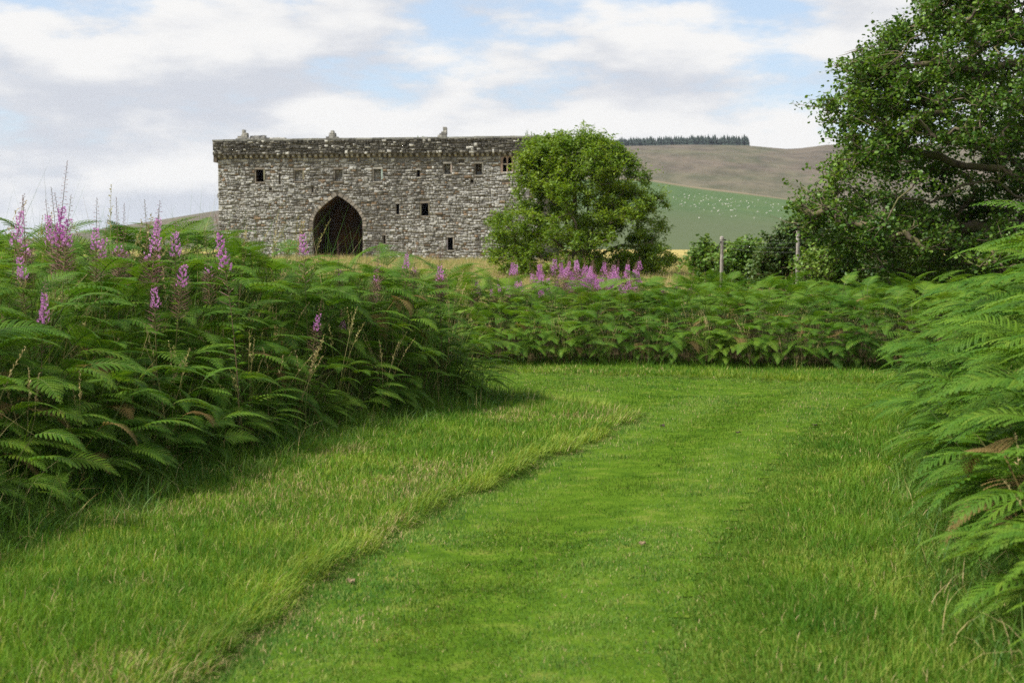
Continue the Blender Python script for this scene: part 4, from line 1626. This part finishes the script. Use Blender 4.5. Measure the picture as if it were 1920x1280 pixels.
def build_grass():
    r = np.random.default_rng(99)
    TAU = 2 * np.pi
    # --- mown turf; the mower left bands that lean away and towards
    x, y = dense_points(11500, 4.2, 22, -9, 8, 1.35, r)
    dp = edge_d(x, y)
    rt = smooth(-.2, .4, x - mid_x(y)) * smooth(18.6, 17.8, y)
    k = dp + rt * r.normal(-.12, .22, len(x)) > 0.0
    x, y, dp = x[k], y[k], dp[k]
    n = len(x)
    cut = 1 - smooth(-.5, .5, x - mid_x(y)) * smooth(18.6, 17.8, y)
    bare = np.exp(-((dp - 0.03) / 0.05) ** 2) * cut * (0.12 + 0.4 * vnoise(x * 2.2, y * 2.2, 19))      # worn line at the cut edge
    bare += 0.5 * smooth(0.46, 0.66, fbm(x * 0.9, y * 0.9, 23, 3))
    k = r.uniform(0, 1, n) > bare
    x, y, dp = x[k], y[k], dp[k]
    n = len(x)
    off = np.interp(y, [5.4, 7.36, 9.08, 10.8, 12.55, 14, 17], [-1.28, -.99, -.54, -.04, .56, 1.1, 2.2])
    band = np.sin((x - off) * TAU / 1.45 + 0.5 + 0.5 * vnoise(x * .8, y * .4, 2)) * smooth(19, 15, y)
    az = np.where(band > r.normal(0, .45, n), np.pi / 2, -np.pi / 2) + r.normal(0, .9, n)
    clump = fbm(x * 2.3, y * 2.3, 29, 3)
    h = r.uniform(0.012, 0.036, n) * (1 + 0.6 * clump) * (1 + .3 * vnoise(x * 14, y * 14, 36)) * (1 + .2 * (y > 12))
    w = 0.0050 * np.maximum(1, y / 7) ** 0.95 * r.uniform(.7, 1.3, n)
    ln = np.abs(r.normal(0.55, 0.4, n)) + .1
    bandc = fbm((x - off) * 1.5, y * 0.22, 58, 2)
    tone = np.clip(0.45 + 0.34 * clump + 0.50 * bandc + 0.18 * band + r.normal(0, .26, n), 0, .99)
    dry = (r.uniform(0, 1, n) < 0.03 + 0.10 * smooth(0.2, 0.6, fbm(x * 1.1, y * 1.1, 33, 3)) + 0.30 * np.exp(-((dp - .05) / .06) ** 2) * (1 - smooth(-.5, .5, x - mid_x(y)))).astype(int)
    o = blade_field('mown_grass', x, y, h, w, az, ln, np.where(y < 8.5, 2, 1), tone, dry, [M_LAWN, M_STRAW])
    tag(o, 'short mown turf covering the curving path', 'grass', kind='stuff')
    nl = n
    # --- verges
    x, y = dense_points(6300, 4.2, 24, -9, 8, 1.45, r)
    dp = edge_d(x, y)
    bl, br, bf = sdist(x, y, BED_L), sdist(x, y, BED_R), sdist(x, y, BED_F)
    bd = np.maximum(np.maximum(bl, br), bf)
    rt = smooth(-.2, .4, x - mid_x(y)) * smooth(18.6, 17.8, y)
    k = (dp + rt * r.normal(-.10, .22, len(x)) < 0.05) & (bd < 0.15)
    x, y, dp, bd, bl = x[k], y[k], dp[k], bd[k], bl[k]
    n = len(x)
    left = x < np.interp(y, [5, 10, 16], [-1, 0.5, 2.5])
    clump = fbm(x * 1.6, y * 1.6, 45, 3)
    dryf = fbm(x * 0.75 + 2, y * 0.55, 61, 3) + np.where(left, 0.06, -0.6) - 0.4 * smooth(-0.5, 0.0, bd) + 0.25 * np.exp(-((bd + .75) / .3) ** 2) * left
    dry = (r.uniform(0, 1, n) < 0.03 + 0.30 * smooth(0.08, 0.5, dryf)).astype(int)
    h = r.uniform(0.035, 0.095, n) * (1 + 0.5 * clump) * (1 + 0.9 * smooth(-0.45, 0.1, bd)) * np.where(left, 1.0, 1.1)
    h *= np.where(dryf > .25, .8, 1.0) * np.where(y > 19, .8, 1)
    az = r.uniform(0, TAU, n)
    # blades next to the cut edge hang over it
    eg = 0.05
    hang = smooth(-0.30, -0.05, dp)
    gx = sdist(x + eg, y, PATH) - sdist(x - eg, y, PATH); gy = sdist(x, y + eg, PATH) - sdist(x, y - eg, PATH)
    az = np.where(r.uniform(0, 1, n) < hang * .75, np.arctan2(gy, gx) + r.normal(0, .55, n), az)
    hang = hang * np.where(left | (y > 18), 1.0, 0.15)
    h *= np.where(left | (y > 18), 1.0, 0.38 + 0.62 * smooth(-0.2, 0.8, -dp))
    tuft = (0.35 + 0.65 * smooth(-.2, .3, fbm(x * 1.9, y * 1.9, 52, 2))) * hang
    h *= 1 + 1.1 * tuft
    dry = np.where(r.uniform(0, 1, n) < tuft * .8, 0, dry)
    ln = np.abs(r.normal(0.35, 0.3, n)) + .06 + .45 * hang * r.uniform(0, 1, n)
    w = 0.0050 * np.maximum(1, y / 7) ** 0.85 * r.uniform(.7, 1.3, n)
    tone = np.clip(0.40 + 0.35 * clump - .34 * tuft + r.normal(0, .2, n), 0, .99)
    o = blade_field('verge_grass', x, y, h, w, az, ln, np.where(y < 7.5, 3, np.where(y < 15, 2, 1)), tone, dry, [M_VERGE, M_STRAW])
    tag(o, 'uncut grass on the verges beside the mown path', 'grass', kind='stuff')
    nv = n
    # --- long grass at the foot of the bracken
    x, y = dense_points(1700, 4.2, 24.5, -9, 9, 0.9, r)
    bl, br, bf = sdist(x, y, BED_L), sdist(x, y, BED_R), sdist(x, y, BED_F)
    clump = fbm(x * 2.0, y * 2.0, 65, 2)
    u = r.uniform(0, 1, len(x))
    k = ((bl > -0.55 + 0.35 * clump) & (bl < 1.0 + .3 * clump) & (u < .9)) | ((bl > 0) & (bl < 2.6) & (clump > .05) & (u < .55)) | ((br > -0.45 + .2 * clump) & (br < 0.5) & (u < .8)) | ((bf > -0.22) & (bf < 0.35) & (u < 0.45))
    k &= sdist(x, y, PATH) < -.05
    x, y, bl, br, bf, clump = x[k], y[k], bl[k], br[k], bf[k], clump[k]
    n = len(x)
    bd = np.maximum(np.maximum(bl, br), bf)
    h = r.uniform(0.16, 0.52, n) * (1 + .35 * clump) * (0.5 + 0.7 * smooth(-0.5, 0.3, bd)) * np.where(bf > -.5, .75, 1) * (1 + 1.7 * smooth(.4, 1.4, bl))
    az = r.uniform(0, TAU, n)
    ln = np.abs(r.normal(0.5, 0.35, n)) + .1
    w = 0.0058 * np.maximum(1, y / 9) ** .5 * r.uniform(.7, 1.3, n)
    tone = np.clip(0.45 + 0.3 * clump + r.normal(0, .25, n), 0, .99)
    dry = (r.uniform(0, 1, n) < 0.06).astype(int)
    o = blade_field('long_grass', x, y, h, w, az, ln, np.where(y < 9, 4, 2), tone, dry, [M_LONG, M_STRAW], .75)
    tag(o, 'long arching grass along the foot of the bracken', 'grass', kind='stuff')
    # --- tall thin grass standing through the bank of bracken
    x, y = dense_points(230, 5, 18, -9, 1, 0.3, r)
    bl = sdist(x, y, BED_L)
    clump = fbm(x * 1.1, y * 1.1, 68, 2)
    k = (bl > 0.05) & (clump + r.normal(0, .15, len(x)) > -0.05)
    x, y, bl = x[k], y[k], bl[k]
    n2 = len(x)
    h = r.uniform(0.65, 1.25, n2) * (0.7 + 0.45 * smooth(0, 1.2, bl))
    o = blade_field('tall_grass', x, y, h, 0.0062 * r.uniform(.7, 1.3, n2), r.uniform(0, TAU, n2), np.abs(r.normal(.18, .22, n2)) + .04, np.full(n2, 5), r.uniform(0.2, .99, n2), (r.uniform(0, 1, n2) < .25).astype(int), [M_VERGE, M_STRAW], .8)
    tag(o, 'tall thin grass standing through the bracken bank', 'grass', kind='stuff')
    print('blades', nl, nv, n, n2)

    # --- flowering grass stems with pale seed heads
    def seed_stem(seed, n=3):
        q = random.Random(seed)
        V, F, mi, b = [], [], [], 0
        mb = MB()
        for _ in range(n):
            a = q.uniform(0, 6.28); h = q.uniform(0.75, 1.15); ln = q.uniform(.1, .45)
            pts = []
            for k in range(7):
                t = k / 6
                o_ = ln * h * t ** 2.0
                pts.append((math.cos(a) * o_ + q.uniform(-.01, .01), math.sin(a) * o_, h * t * (1 - .12 * ln * t * t)))
            mb.tube(pts, [0.0024, 0.0022, 0.002, .0018, .0016, .0014, .001], 3, False)
            for k in range(26):
                t = 0.76 + 0.24 * k / 26
                f = t * 6; i = min(int(f), 5)
                p = Vector(pts[i]).lerp(Vector(pts[i + 1]), f - i)
                d = Vector((q.uniform(-1, 1), q.uniform(-1, 1), q.uniform(.2, 1.4))).normalized() * q.uniform(0.016, 0.034) * (1.25 - (t - .76) * 3)
                s_ = d.cross(Vector((q.uniform(-1, 1), q.uniform(-1, 1), q.uniform(-1, 1)))).normalized() * 0.0045
                mb.add([p, p + d * .5 + s_, p + d, p + d * .5 - s_], [(0, 1, 2, 3)])
        me = mb.mesh('seed_stem', [M_STRAW])
        return me
    ss = [seed_stem(i) for i in range(5)]
    x, y = scatter_points(9, -10, 9, 5, 25, lambda x, y: np.ones(len(x), bool), r)
    isl = sdist(x, y, BED_L); isr = sdist(x, y, BED_R); isf = sdist(x, y, BED_F)
    u = r.uniform(0, 1, len(x))
    k = ((isl > -.15) & (u < .26 * np.where(isl > 2.0, .6, 1))) | ((isr > 0) & (isr < 1.2) & (u < .12)) | ((isf > -0.12) & (isf < 0.25) & (u < .15))
    x, y, isl, isf = x[k], y[k], isl[k], isf[k]
    n = len(x)
    s = r.uniform(0.7, 1.15, n) * np.where(isf > -.3, 0.78, 1) * (1 + .45 * smooth(.3, 2.5, isl))
    rot = np.stack([r.normal(0, .12, n), r.normal(0, .12, n), r.uniform(0, 6.283, n)], 1)
    scatter('seeding_grass', ss, np.stack([x, y, ground_z(x, y)], 1), rot, s, r.integers(0, 5, n), 'straw-coloured grass stems with seed heads rising among the bracken', 'grass')
    # dry upright stems in front of the far bracken
    x = r.uniform(-1, 6.5, 80)
    y = np.interp(x, [-1, 2.2, 5.7, 8], [22.2, 21.75, 20.9, 20.3]) + r.uniform(-.25, .3, 80)
    k = fbm(x * .8, y * .8, 12, 2) > -.25
    x, y = x[k], y[k]
    n = len(x)
    rot = np.stack([r.normal(0, .08, n), r.normal(0, .08, n), r.uniform(0, 6.283, n)], 1)
    scatter('dry_stems', ss, np.stack([x, y, ground_z(x, y)], 1), rot, r.uniform(0.4, 0.8, n), r.integers(0, 5, n), 'thin dry stems standing before the dark far bracken', 'grass')
    # rough straw pasture between the bracken and the castle
    fg = [blades(420, 1.0, 0.25, 0.6, 0.018, 0.4, 2, 500 + i, [M_STRAW, M_VERGE], [0.15, 0.4, 0.25][i]) for i in range(3)]
    y = 31 + 120 * r.uniform(0, 1, 2600) ** 1.5
    x = r.uniform(-1, 1, len(y)) * (0.38 * y + 2)
    k = sdist(x, y, BED_F) < -0.2
    x, y = x[k], y[k]
    n = len(x)
    rot = np.stack([0 * x, 0 * x, r.uniform(0, 6.283, n)], 1)
    scatter('pasture_grass', fg, np.stack([x, y, ground_z(x, y)], 1), rot, r.uniform(0.5, 1.0, n) * (1 + y / 120), r.integers(0, 3, n), 'straw-coloured rough pasture in front of the castle', 'grass')


build_grass()


# ------------------------------------------------------------------ bracken
def frond_geo(seed, stalk_h, L, lean, droop):
    """one bracken plant: bare stalk, then a triangular, twice-divided blade arching over towards +x"""
    q = random.Random(seed)
    # mid-rib: stalk then blade
    pts, a = [], lean * 0.25
    p = Vector((0, 0, 0))
    n1 = 5
    for i in range(n1 + 1):
        pts.append(p.copy())
        p = p + Vector((math.sin(a), 0, math.cos(a))) * (stalk_h / n1)
        a += lean * 0.10
    rib = []
    nb = 14
    a0 = lean
    for i in range(nb + 1):
        t = i / nb
        ang = a0 + (droop - a0) * t ** 0.8
        rib.append((pts[-1].copy() if i == 0 else rib[-1][0] + Vector((math.sin(ang), 0, math.cos(ang))) * (L / nb), ang))
    stalk = MB()
    stalk.tube(pts, [0.0055 - 0.0004 * i for i in range(len(pts))], 4, False)
    stalk.tube([r_[0] for r_ in rib], [0.0036 * (1 - 0.8 * i / nb) for i in range(nb + 1)], 3, False)
    V, F, T = [], [], []
    roll = q.uniform(-.12, .12)
    curl_ = q.uniform(0.3, 1.3)
    for i in range(1, nb + 1):
        t = i / nb
        for side in (-1, 1):
            c, ang = rib[i]
            if side > 0 and i < nb:        # pinnae are not exactly opposite
                c = c.lerp(rib[i + 1][0], 0.25)
            tang = Vector((math.sin(ang), 0, math.cos(ang)))
            nrm = Vector((-math.cos(ang), 0, math.sin(ang)))      # upper side of the blade
            lat = Vector((0, side, 0))
            pl = L * 0.43 * (1 - t) ** 0.85 * (0.55 + 0.45 * min(1, t / 0.12)) * q.uniform(0.86, 1.1) + 0.012
            fw = 0.42 + 0.5 * t
            d = (lat * math.cos(fw) + tang * math.sin(fw) + nrm * (0.10 + roll * side)).normalized()
            npn = max(3, int(pl / 0.0150))
            pos = c.copy()
            step = pl / npn
            tone = q.random()
            for k in range(npn):
                s = (k + 0.5) / npn
                d2 = (d - nrm * (0.35 + 0.6 * curl_) * s * s + tang * 0.16 * s).normalized()
                pos2 = pos + d2 * step
                side_v = nrm.cross(d2).normalized()
                ln = min(0.40 * L / nb + 0.003, 0.30 * pl) * (1 - s) ** 0.5 * q.uniform(0.85, 1.1) + 0.004
                for sd in (-1, 1):
                    e = (side_v * sd * 0.92 + d2 * 0.45 - nrm * 0.18).normalized()
                    w = d2 * step * 1.05
                    m = pos + e * ln * 0.42
                    b = len(V)
                    V += [pos - d2 * step * .1, m - w * .62 + nrm * .002, pos + e * ln, m + w * .62 + nrm * .002]
                    F.append((b, b + 1, b + 2, b + 3))
                    T += [tone * 0.35] * 4
                pos = pos2
    return stalk, V, F, T


FROND = []


def build_fronds():
    spec = [(0.66, 0.68, 0.90, 2.05), (0.90, 0.70, 0.80, 1.95), (0.52, 0.62, 1.05, 2.20), (1.02, 0.66, 0.65, 1.80), (0.80, 0.74, 0.95, 2.10), (0.36, 0.60, 1.15, 2.25), (0.92, 0.60, 0.75, 2.15), (1.08, 0.62, 0.60, 1.75)]
    for i, (h, L, ln, dr) in enumerate(spec):
        L *= 0.84
        st, V, F, T = frond_geo(60 + i, h, L, ln, dr)
        sm = st.mesh('stalk', [M_STALK])
        bm_ = new_mesh('frond', [tuple(v) for v in V], np.array(F), [M_BRACKEN])
        set_color(bm_, np.stack([T, T, T], 1))
        nV = list(st.v) + [tuple(v) for v in V]
        o_ = len(st.v)
        nF = list(st.f) + [tuple(k + o_ for k in f) for f in F]
        both = new_mesh('bracken_plant', nV, nF, [M_STALK, M_BRACKEN], False, [0] * len(st.f) + [1] * len(F))
        T2 = [0.0] * o_ + T
        set_color(both, np.stack([T2, T2, T2], 1))
        FROND.append((sm, bm_, both, h))
    for i, (h, L, ln, dr) in enumerate([(0.60, 0.50, 1.1, 2.7), (0.85, 0.46, 0.9, 2.6), (0.40, 0.42, 1.2, 2.8)]):      # withered ones hang limp
        st, V, F, T = frond_geo(90 + i, h, L, ln, dr)
        sm = st.mesh('stalk', [M_DEADFERN])
        bm_ = new_mesh('frond', [tuple(v) for v in V], np.array(F), [M_DEADFERN])
        o_ = len(st.v)
        both = new_mesh('bracken_plant', list(st.v) + [tuple(v) for v in V], list(st.f) + [tuple(k + o_ for k in f) for f in F], [M_DEADFERN])
        FROND.append((sm, bm_, both, h))


build_fronds()


def build_bracken():
    r = np.random.default_rng(404)
    allp = []
    for bi, (poly, box, dens, outward) in enumerate(((BED_L, (-14, 0.5, 3, 18.5), 74, None), (BED_F, (-14, 17, 20, 33.5), 52, None), (BED_R, (1.5, 9, 2.4, 17.2), 66, None))):
        x0, x1, y0, y1 = box
        n = int(dens * (x1 - x0) * (y1 - y0))
        x = r.uniform(x0, x1, n); y = r.uniform(y0, y1, n)
        d = sdist(x, y, poly)
        k = (d > 0.05) & (np.abs(x) < 0.375 * y + (1.6 if bi != 1 else 1.0)) & (y > 2.4)
        x, y, d = x[k], y[k], d[k]
        # thin out the depth of a bed, where only the tops can be seen
        k = r.uniform(0, 1, len(x)) < np.where(d < (0.9 if bi == 1 else 1.3), 1.0, np.where(d < 2.5, 0.6, 0.34)) * np.where(d > 3.5, .7, 1)
        x, y, d = x[k], y[k], d[k]
        e = 0.05
        gx = (sdist(x + e, y, poly) - sdist(x - e, y, poly)); gy = (sdist(x, y + e, poly) - sdist(x, y - e, poly))
        out_az = np.arctan2(-gy, -gx)
        front = smooth(2.2, 0.2, d)
        az = out_az + r.normal(0, 1, len(x)) * (0.55 + 1.6 * (1 - front))
        idx = np.where(d < 0.5, r.choice([0, 2, 5, 5, 2, 6], len(x)), np.where(d < 1.3, r.choice([0, 1, 2, 4, 6, 5, 0], len(x)), r.choice([1, 3, 4, 6, 7, 3], len(x))))
        hfac = {0: 0.89 * (1 + 0.12 * smooth(13.5, 15, y) * smooth(1.6, 0.4, d)), 1: 0.80 + 0.24 * smooth(-0.5, -1.4, x), 2: 1.16}[bi]
        s = hfac * (0.72 + 0.42 * smooth(0.0, 1.6, d)) * r.uniform(0.72, 1.15, len(x)) * (1 + 0.10 * fbm(x * .7, y * .7, 71 + bi, 2))
        for a in zip(x, y, d, az, idx, s):
            allp.append((*a, bi))
    # low plants that close the face of the bed across the path
    n = 420
    x = r.uniform(-1.5, 7.5, n)
    y = np.interp(x, [-1.5, 0, 2.2, 5.7, 9], [22.3, 22.1, 21.75, 20.9, 20.1]) + r.uniform(-.05, .8, n)
    d = sdist(x, y, BED_F)
    for i in range(n):
        allp.append((x[i], y[i], d[i], -math.pi / 2 + r.normal(0, .7), r.choice([0, 2, 5, 2, 6, 0]), r.uniform(.6, .95), 1))
    P = np.array(allp)
    x, y, d, az, idx, s, bi = P.T
    idx = np.where(r.uniform(0, 1, len(x)) < 0.025, r.integers(8, 11, len(x)), idx)
    z = ground_z(x, y)
    rot = np.stack([r.normal(0, .15, len(x)), r.normal(0.04, .16, len(x)), az], 1)
    # the ones that show largest: the outer row of each bed and the nearest plants
    inv = (np.abs(x) < 0.36 * y + 0.15) & (y > 4.4)
    score = (s / np.maximum(y, 3)) * np.where(d < 0.55, 1.0, np.where(d < 1.0, 0.55, 0.25)) * inv
    score *= np.where((bi == 1) & (x < -0.4), 0, 1) * np.where(bi == 1, 1.35, 1)
    chosen = np.zeros(len(x), bool)
    for b, cnt in ((0, 130), (1, 80), (2, 90)):
        ii = np.where(bi == b)[0]
        chosen[ii[np.argsort(-score[ii])[:cnt]]] = True
    rest = ~chosen
    scatter('bracken', [f[2] for f in FROND], np.stack([x, y, z], 1)[rest], rot[rest], s[rest], idx[rest].astype(int), 'dense mass of green bracken filling the beds on both sides of the path', 'bracken')
    lab = {0: ('bracken frond leaning out of the bank on the side where the castle stands', 'bracken at the edge of the castle-side bank'),
           1: ('bracken frond in the low hedge-like bed across the end of the path', 'bracken at the edge of the bed across the path end'),
           2: ('bracken frond leaning over the path from the bed under the alder', 'bracken at the edge of the alder-side bed')}
    for i in np.where(chosen)[0]:
        sm, fm, _, _ = FROND[int(idx[i])]
        root = bpy.data.objects.new('bracken_fern', None)
        COL.objects.link(root)
        root.location = (x[i], y[i], z[i])
        root.rotation_euler = tuple(rot[i])
        root.scale = (s[i],) * 3
        root.empty_display_size = 0.1
        obj('stalk', sm, root)
        obj('frond', fm, root)
        L_, g = lab[int(bi[i])]
        tag(root, L_, 'bracken', g)
    print('bracken', len(x), chosen.sum())


build_bracken()


# ------------------------------------------------------------------ rosebay willowherb (fireweed)
def fireweed_meshes(seed, H, fl0, fl1, dense, pods):
    """fl0..fl1: flowering zone as share of the height; above it buds, below it seed pods when pods"""
    q = random.Random(seed)
    lean = (q.uniform(-.10, .10), q.uniform(-.10, .10))

    def ax(t):
        return Vector((lean[0] * H * t * t, lean[1] * H * t * t, H * t))
    st = MB()
    st.tube([ax(k / 8) for k in range(9)], [0.006 * (1 - 0.75 * k / 8) for k in range(9)], 5, False)
    lf = MB()
    k = 0
    while True:
        t = 0.18 + k * 0.016
        if t > fl0 - 0.02:
            break
        a = k * 2.4 + q.uniform(-.3, .3)
        ln = 0.13 * (1 - 0.45 * t) * q.uniform(.8, 1.15)
        c = ax(t)
        d = Vector((math.cos(a), math.sin(a), 0.35))
        s_ = Vector((-math.sin(a), math.cos(a), 0)) * 0.010
        m = c + d * ln * .5
        tip = c + Vector((math.cos(a), math.sin(a), 0.05)) * ln
        lf.add([c, m - s_, tip, m + s_], [(0, 1, 2), (0, 2, 3)])
        k += 1
    pt = MB()
    n = int(dense * (fl1 - fl0) * H * 150)
    for i in range(n):
        t = fl0 + (fl1 - fl0) * (i + q.random()) / n
        a = i * 2.4 + q.uniform(-.4, .4)
        u = (t - fl0) / (fl1 - fl0)
        rr = 0.046 * (1 - 0.55 * u) * q.uniform(.5, 1.2)
        o = Vector((math.cos(a), math.sin(a), -0.05))
        c = ax(t) + o * rr
        t1 = Vector((-math.sin(a), math.cos(a), 0)); t2 = Vector((o.x * .3, o.y * .3, 1)).normalized()
        sz = 0.0135 * q.uniform(.8, 1.2) * (1 - 0.25 * u)
        for j in range(4):
            b = j * math.pi / 2 + q.uniform(-.3, .3) + .6
            d = t1 * math.cos(b) + t2 * math.sin(b)
            s_ = (t1 * -math.sin(b) + t2 * math.cos(b)) * sz * .55
            pt.add([c, c + d * sz * .7 - s_ + o * .004, c + d * sz * 1.25 + o * .008, c + d * sz * .7 + s_ + o * .004], [(0, 1, 2, 3)])
        st.tube([ax(t), c], 0.0014, 3, False)
    bd = MB()
    nb = int((1 - fl1) * H * 90)
    for i in range(nb):
        t = fl1 + (1 - fl1) * (i + .5) / max(nb, 1)
        u = (t - fl1) / (1 - fl1)
        a = i * 2.4
        ln = 0.035 * (1 - u) ** .8 + 0.006
        o = Vector((math.cos(a), math.sin(a), -0.35 + 0.9 * u))
        c = ax(t); e = c + o * ln
        s_ = Vector((-math.sin(a), math.cos(a), 0)) * 0.0042
        z_ = Vector((0, 0, 0.0042))
        bd.add([c + o * ln * .35, c + o * ln * .7 + s_, e, c + o * ln * .7 - s_, c + o * ln * .7 + z_], [(0, 1, 4), (1, 2, 4), (2, 3, 4), (3, 0, 4)])
        bd.tube([c, e], 0.0011, 3, False)
    if pods:
        npd = int(pods * H * 70)
        for i in range(npd):
            t = fl0 - 0.16 + (0.16 + (fl1 - fl0) * .2) * i / npd
            a = i * 2.4
            o = Vector((math.cos(a), math.sin(a), 0.45))
            c = ax(t)
            bd.tube([c, c + o * 0.05, c + o * q.uniform(.075, .1)], [0.0012, 0.0022, 0.0008], 3, False)
    return (st.mesh('stem', [M_FWSTEM]), lf.mesh('leaves', [M_LONG]), pt.mesh('flower_spike', [M_PETAL]), bd.mesh('bud_tip', [M_BUD]))


def build_fireweed():
    r = random.Random(77)
    kinds = [fireweed_meshes(1, 1.8, 0.78, 0.92, 1.25, .2), fireweed_meshes(2, 1.7, 0.77, 0.89, 1.0, .5), fireweed_meshes(3, 1.75, 0.72, 0.77, 0.5, .8),
             fireweed_meshes(4, 2.0, 0.69, 0.82, 1.3, .3), fireweed_meshes(5, 1.65, 0.84, 0.95, 1.2, .3), fireweed_meshes(6, 1.7, 0.76, 0.86, 1.1, .7)]
    HH = [1.8, 1.7, 1.75, 2.0, 1.65, 1.7]

    def put(px, ptop, D, kind, label, group=None, fat=0.8):
        p = at(px, ptop, D)
        gz = float(ground_z(np.array([p[0]]), np.array([D]))[0])
        h = p[2] - gz
        s = h / HH[kind]
        root = bpy.data.objects.new('fireweed_plant', None)
        COL.objects.link(root)
        root.location = (p[0], D, gz)
        root.rotation_euler = (r.uniform(-.05, .05), r.uniform(-.05, .05), r.uniform(0, 6.28))
        w = max(s, fat)
        root.scale = (w, w, s)
        for nm, me in zip(('stem', 'leaves', 'flower_spike', 'bud_tip'), kinds[kind]):
            o = obj(nm, me, root)
            if nm != 'stem':
                o['kind'] = 'stuff'
        tag(root, label, 'fireweed', group)
    G1 = 'fireweed on the castle-side bank'
    put(88, 302, 11.5, 3, 'tallest purple fireweed, its bare tip high against the sky')
    put(262, 376, 12.0, 0, 'full magenta fireweed spike on the bank, standing against the sky midway to the castle')
    put(445, 402, 11.5, 0, 'pink fireweed spike in front of the castle tower edge')
    put(72, 520, 9.7, 0, 'bright fireweed spike low in the front of the bracken bank')
    put(578, 418, 14.0, 4, 'fireweed spike against the edge of the castle arch')
    put(578, 560, 13.0, 1, 'small fireweed spike half sunk in bracken below the castle arch')
    put(295, 522, 11.2, 4, 'short fireweed cluster deep in the middle of the bracken bank')
    put(645, 580, 14.6, 5, 'lowest fireweed spike beside the long grass near the path bend')
    put(63, 462, 10.5, 4, 'round fireweed cluster below the tallest spike')
    for px, py, D, k in ((2, 362, 11, 0), (40, 366, 12, 2), (52, 371, 12.5, 2), (106, 360, 11.2, 1), (113, 352, 11.8, 2), (140, 362, 11.6, 5), (99, 372, 12.2, 0),
                         (182, 372, 12.2, 5), (214, 370, 12.4, 2), (227, 381, 12.6, 2), (274, 374, 12.2, 2), (285, 390, 12.5, 2), (335, 415, 12, 4), (165, 410, 12.5, 1), (395, 418, 13, 2), (318, 440, 11.5, 5)):
        put(px, py, D, k, 'slender fireweed stem rising from the castle-side bracken bank beside the tallest spike', G1)
    for px, py, D, k in ((640, 452, 15, 2), (688, 455, 15, 2), (712, 448, 15.5, 2), (755, 462, 15.5, 4), (770, 452, 16, 2), (822, 450, 16.2, 2), (828, 462, 16, 5)):
        put(px, py, D, k, 'thin fading fireweed stem in front of the castle wall near the arch', 'fireweed in front of the castle wall')
    n = 0
    while n < 84:
        px = r.choice([r.gauss(1100, 60), r.uniform(950, 1208), r.uniform(985, 1208)])
        if not 945 < px < 1208:
            continue
        D = r.uniform(24.5, 29.5)
        py = r.uniform(476, 520)
        put(px, py, D, r.choice([0, 0, 4, 1, 3, 5]), 'purple fireweed in the flowering patch at the foot of the ash tree', 'fireweed patch below the ash tree', 1.25)
        n += 1
    for i in range(14):
        put(r.uniform(885, 975), r.uniform(505, 525), r.uniform(24, 27), r.choice([1, 5, 2]), 'faded fireweed between the castle bank and the flowering patch', 'fading fireweed beside the patch')
    for px, py in ((1262, 505), (1290, 500), (1330, 508), (1240, 512)):
        put(px, py, r.uniform(25, 28), 2, 'seeding fireweed stem between the flowering patch and the wired post', 'seeding fireweed near the post')


build_fireweed()


# ------------------------------------------------------------------ small litter on the path
def build_litter():
    def leaf(px, py, size, mat, label, name, cat, seed):
        q = random.Random(seed)
        d = ray(px, py)
        k = -(EYE + 0.03) / d[2]
        x, y = d[0] * k, d[1] * k
        z = float(ground_z(np.array([x]), np.array([y]))[0])
        mb = MB()
        n = 9
        V = [(0, 0, 0.012)] + [(math.cos(6.283 * i / n) * size * (1 if i % 2 else .72) * q.uniform(.8, 1.2), math.sin(6.283 * i / n) * size * .7 * q.uniform(.8, 1.2), q.uniform(0, .02)) for i in range(n)]
        mb.add(V, [(0, 1 + i, 1 + (i + 1) % n) for i in range(n)])
        V2 = [(a, b, c - 0.006) for a, b, c in V]
        mb.add(V2, [(0, 1 + (i + 1) % n, 1 + i) for i in range(n)])
        o = obj(name, mb.mesh(name, [mat]), loc=(x, y, z + 0.022))
        tag(o, label, cat)
    leaf(660, 1096, 0.026, M_LITTER, 'pale dead leaf lying on the mown turf beside the cut edge', 'dead_leaf', 'leaf', 1)
    leaf(1205, 1036, 0.022, M_LITTER, 'brown dead leaf in the middle of the mown path', 'dead_leaf', 'leaf', 2)
    leaf(1527, 808, 0.045, M_DUNG, 'dark dropping on the path near the alder-side verge', 'dropping', 'dropping', 3)
    leaf(1385, 820, 0.032, M_DUNG, 'small dark dropping in the middle of the path bend', 'dropping', 'dropping', 4)
    leaf(1242, 802, 0.03, M_DUNG, 'small dark dropping near the tip of the grass verge', 'dropping', 'dropping', 5)


build_litter()


# ------------------------------------------------------------------ air
def build_haze():
    mb = MB()
    mb.box(-9500, 9500, -3000, 10000, -12.0, 275.0)
    m, nt, out = mat_base('haze_air')
    v = node(nt, 'ShaderNodeVolumePrincipled')
    v.inputs['Color'].default_value = (0.80, 0.88, 1.0, 1)
    v.inputs['Density'].default_value = 0.000035
    v.inputs['Anisotropy'].default_value = 0.2
    nt.links.new(v.outputs[0], out.inputs['Volume'])
    o = obj('haze', mb.mesh('haze', [m]))
    tag(o, 'thin bluish summer haze over the valley', 'haze', kind='stuff')


build_haze()
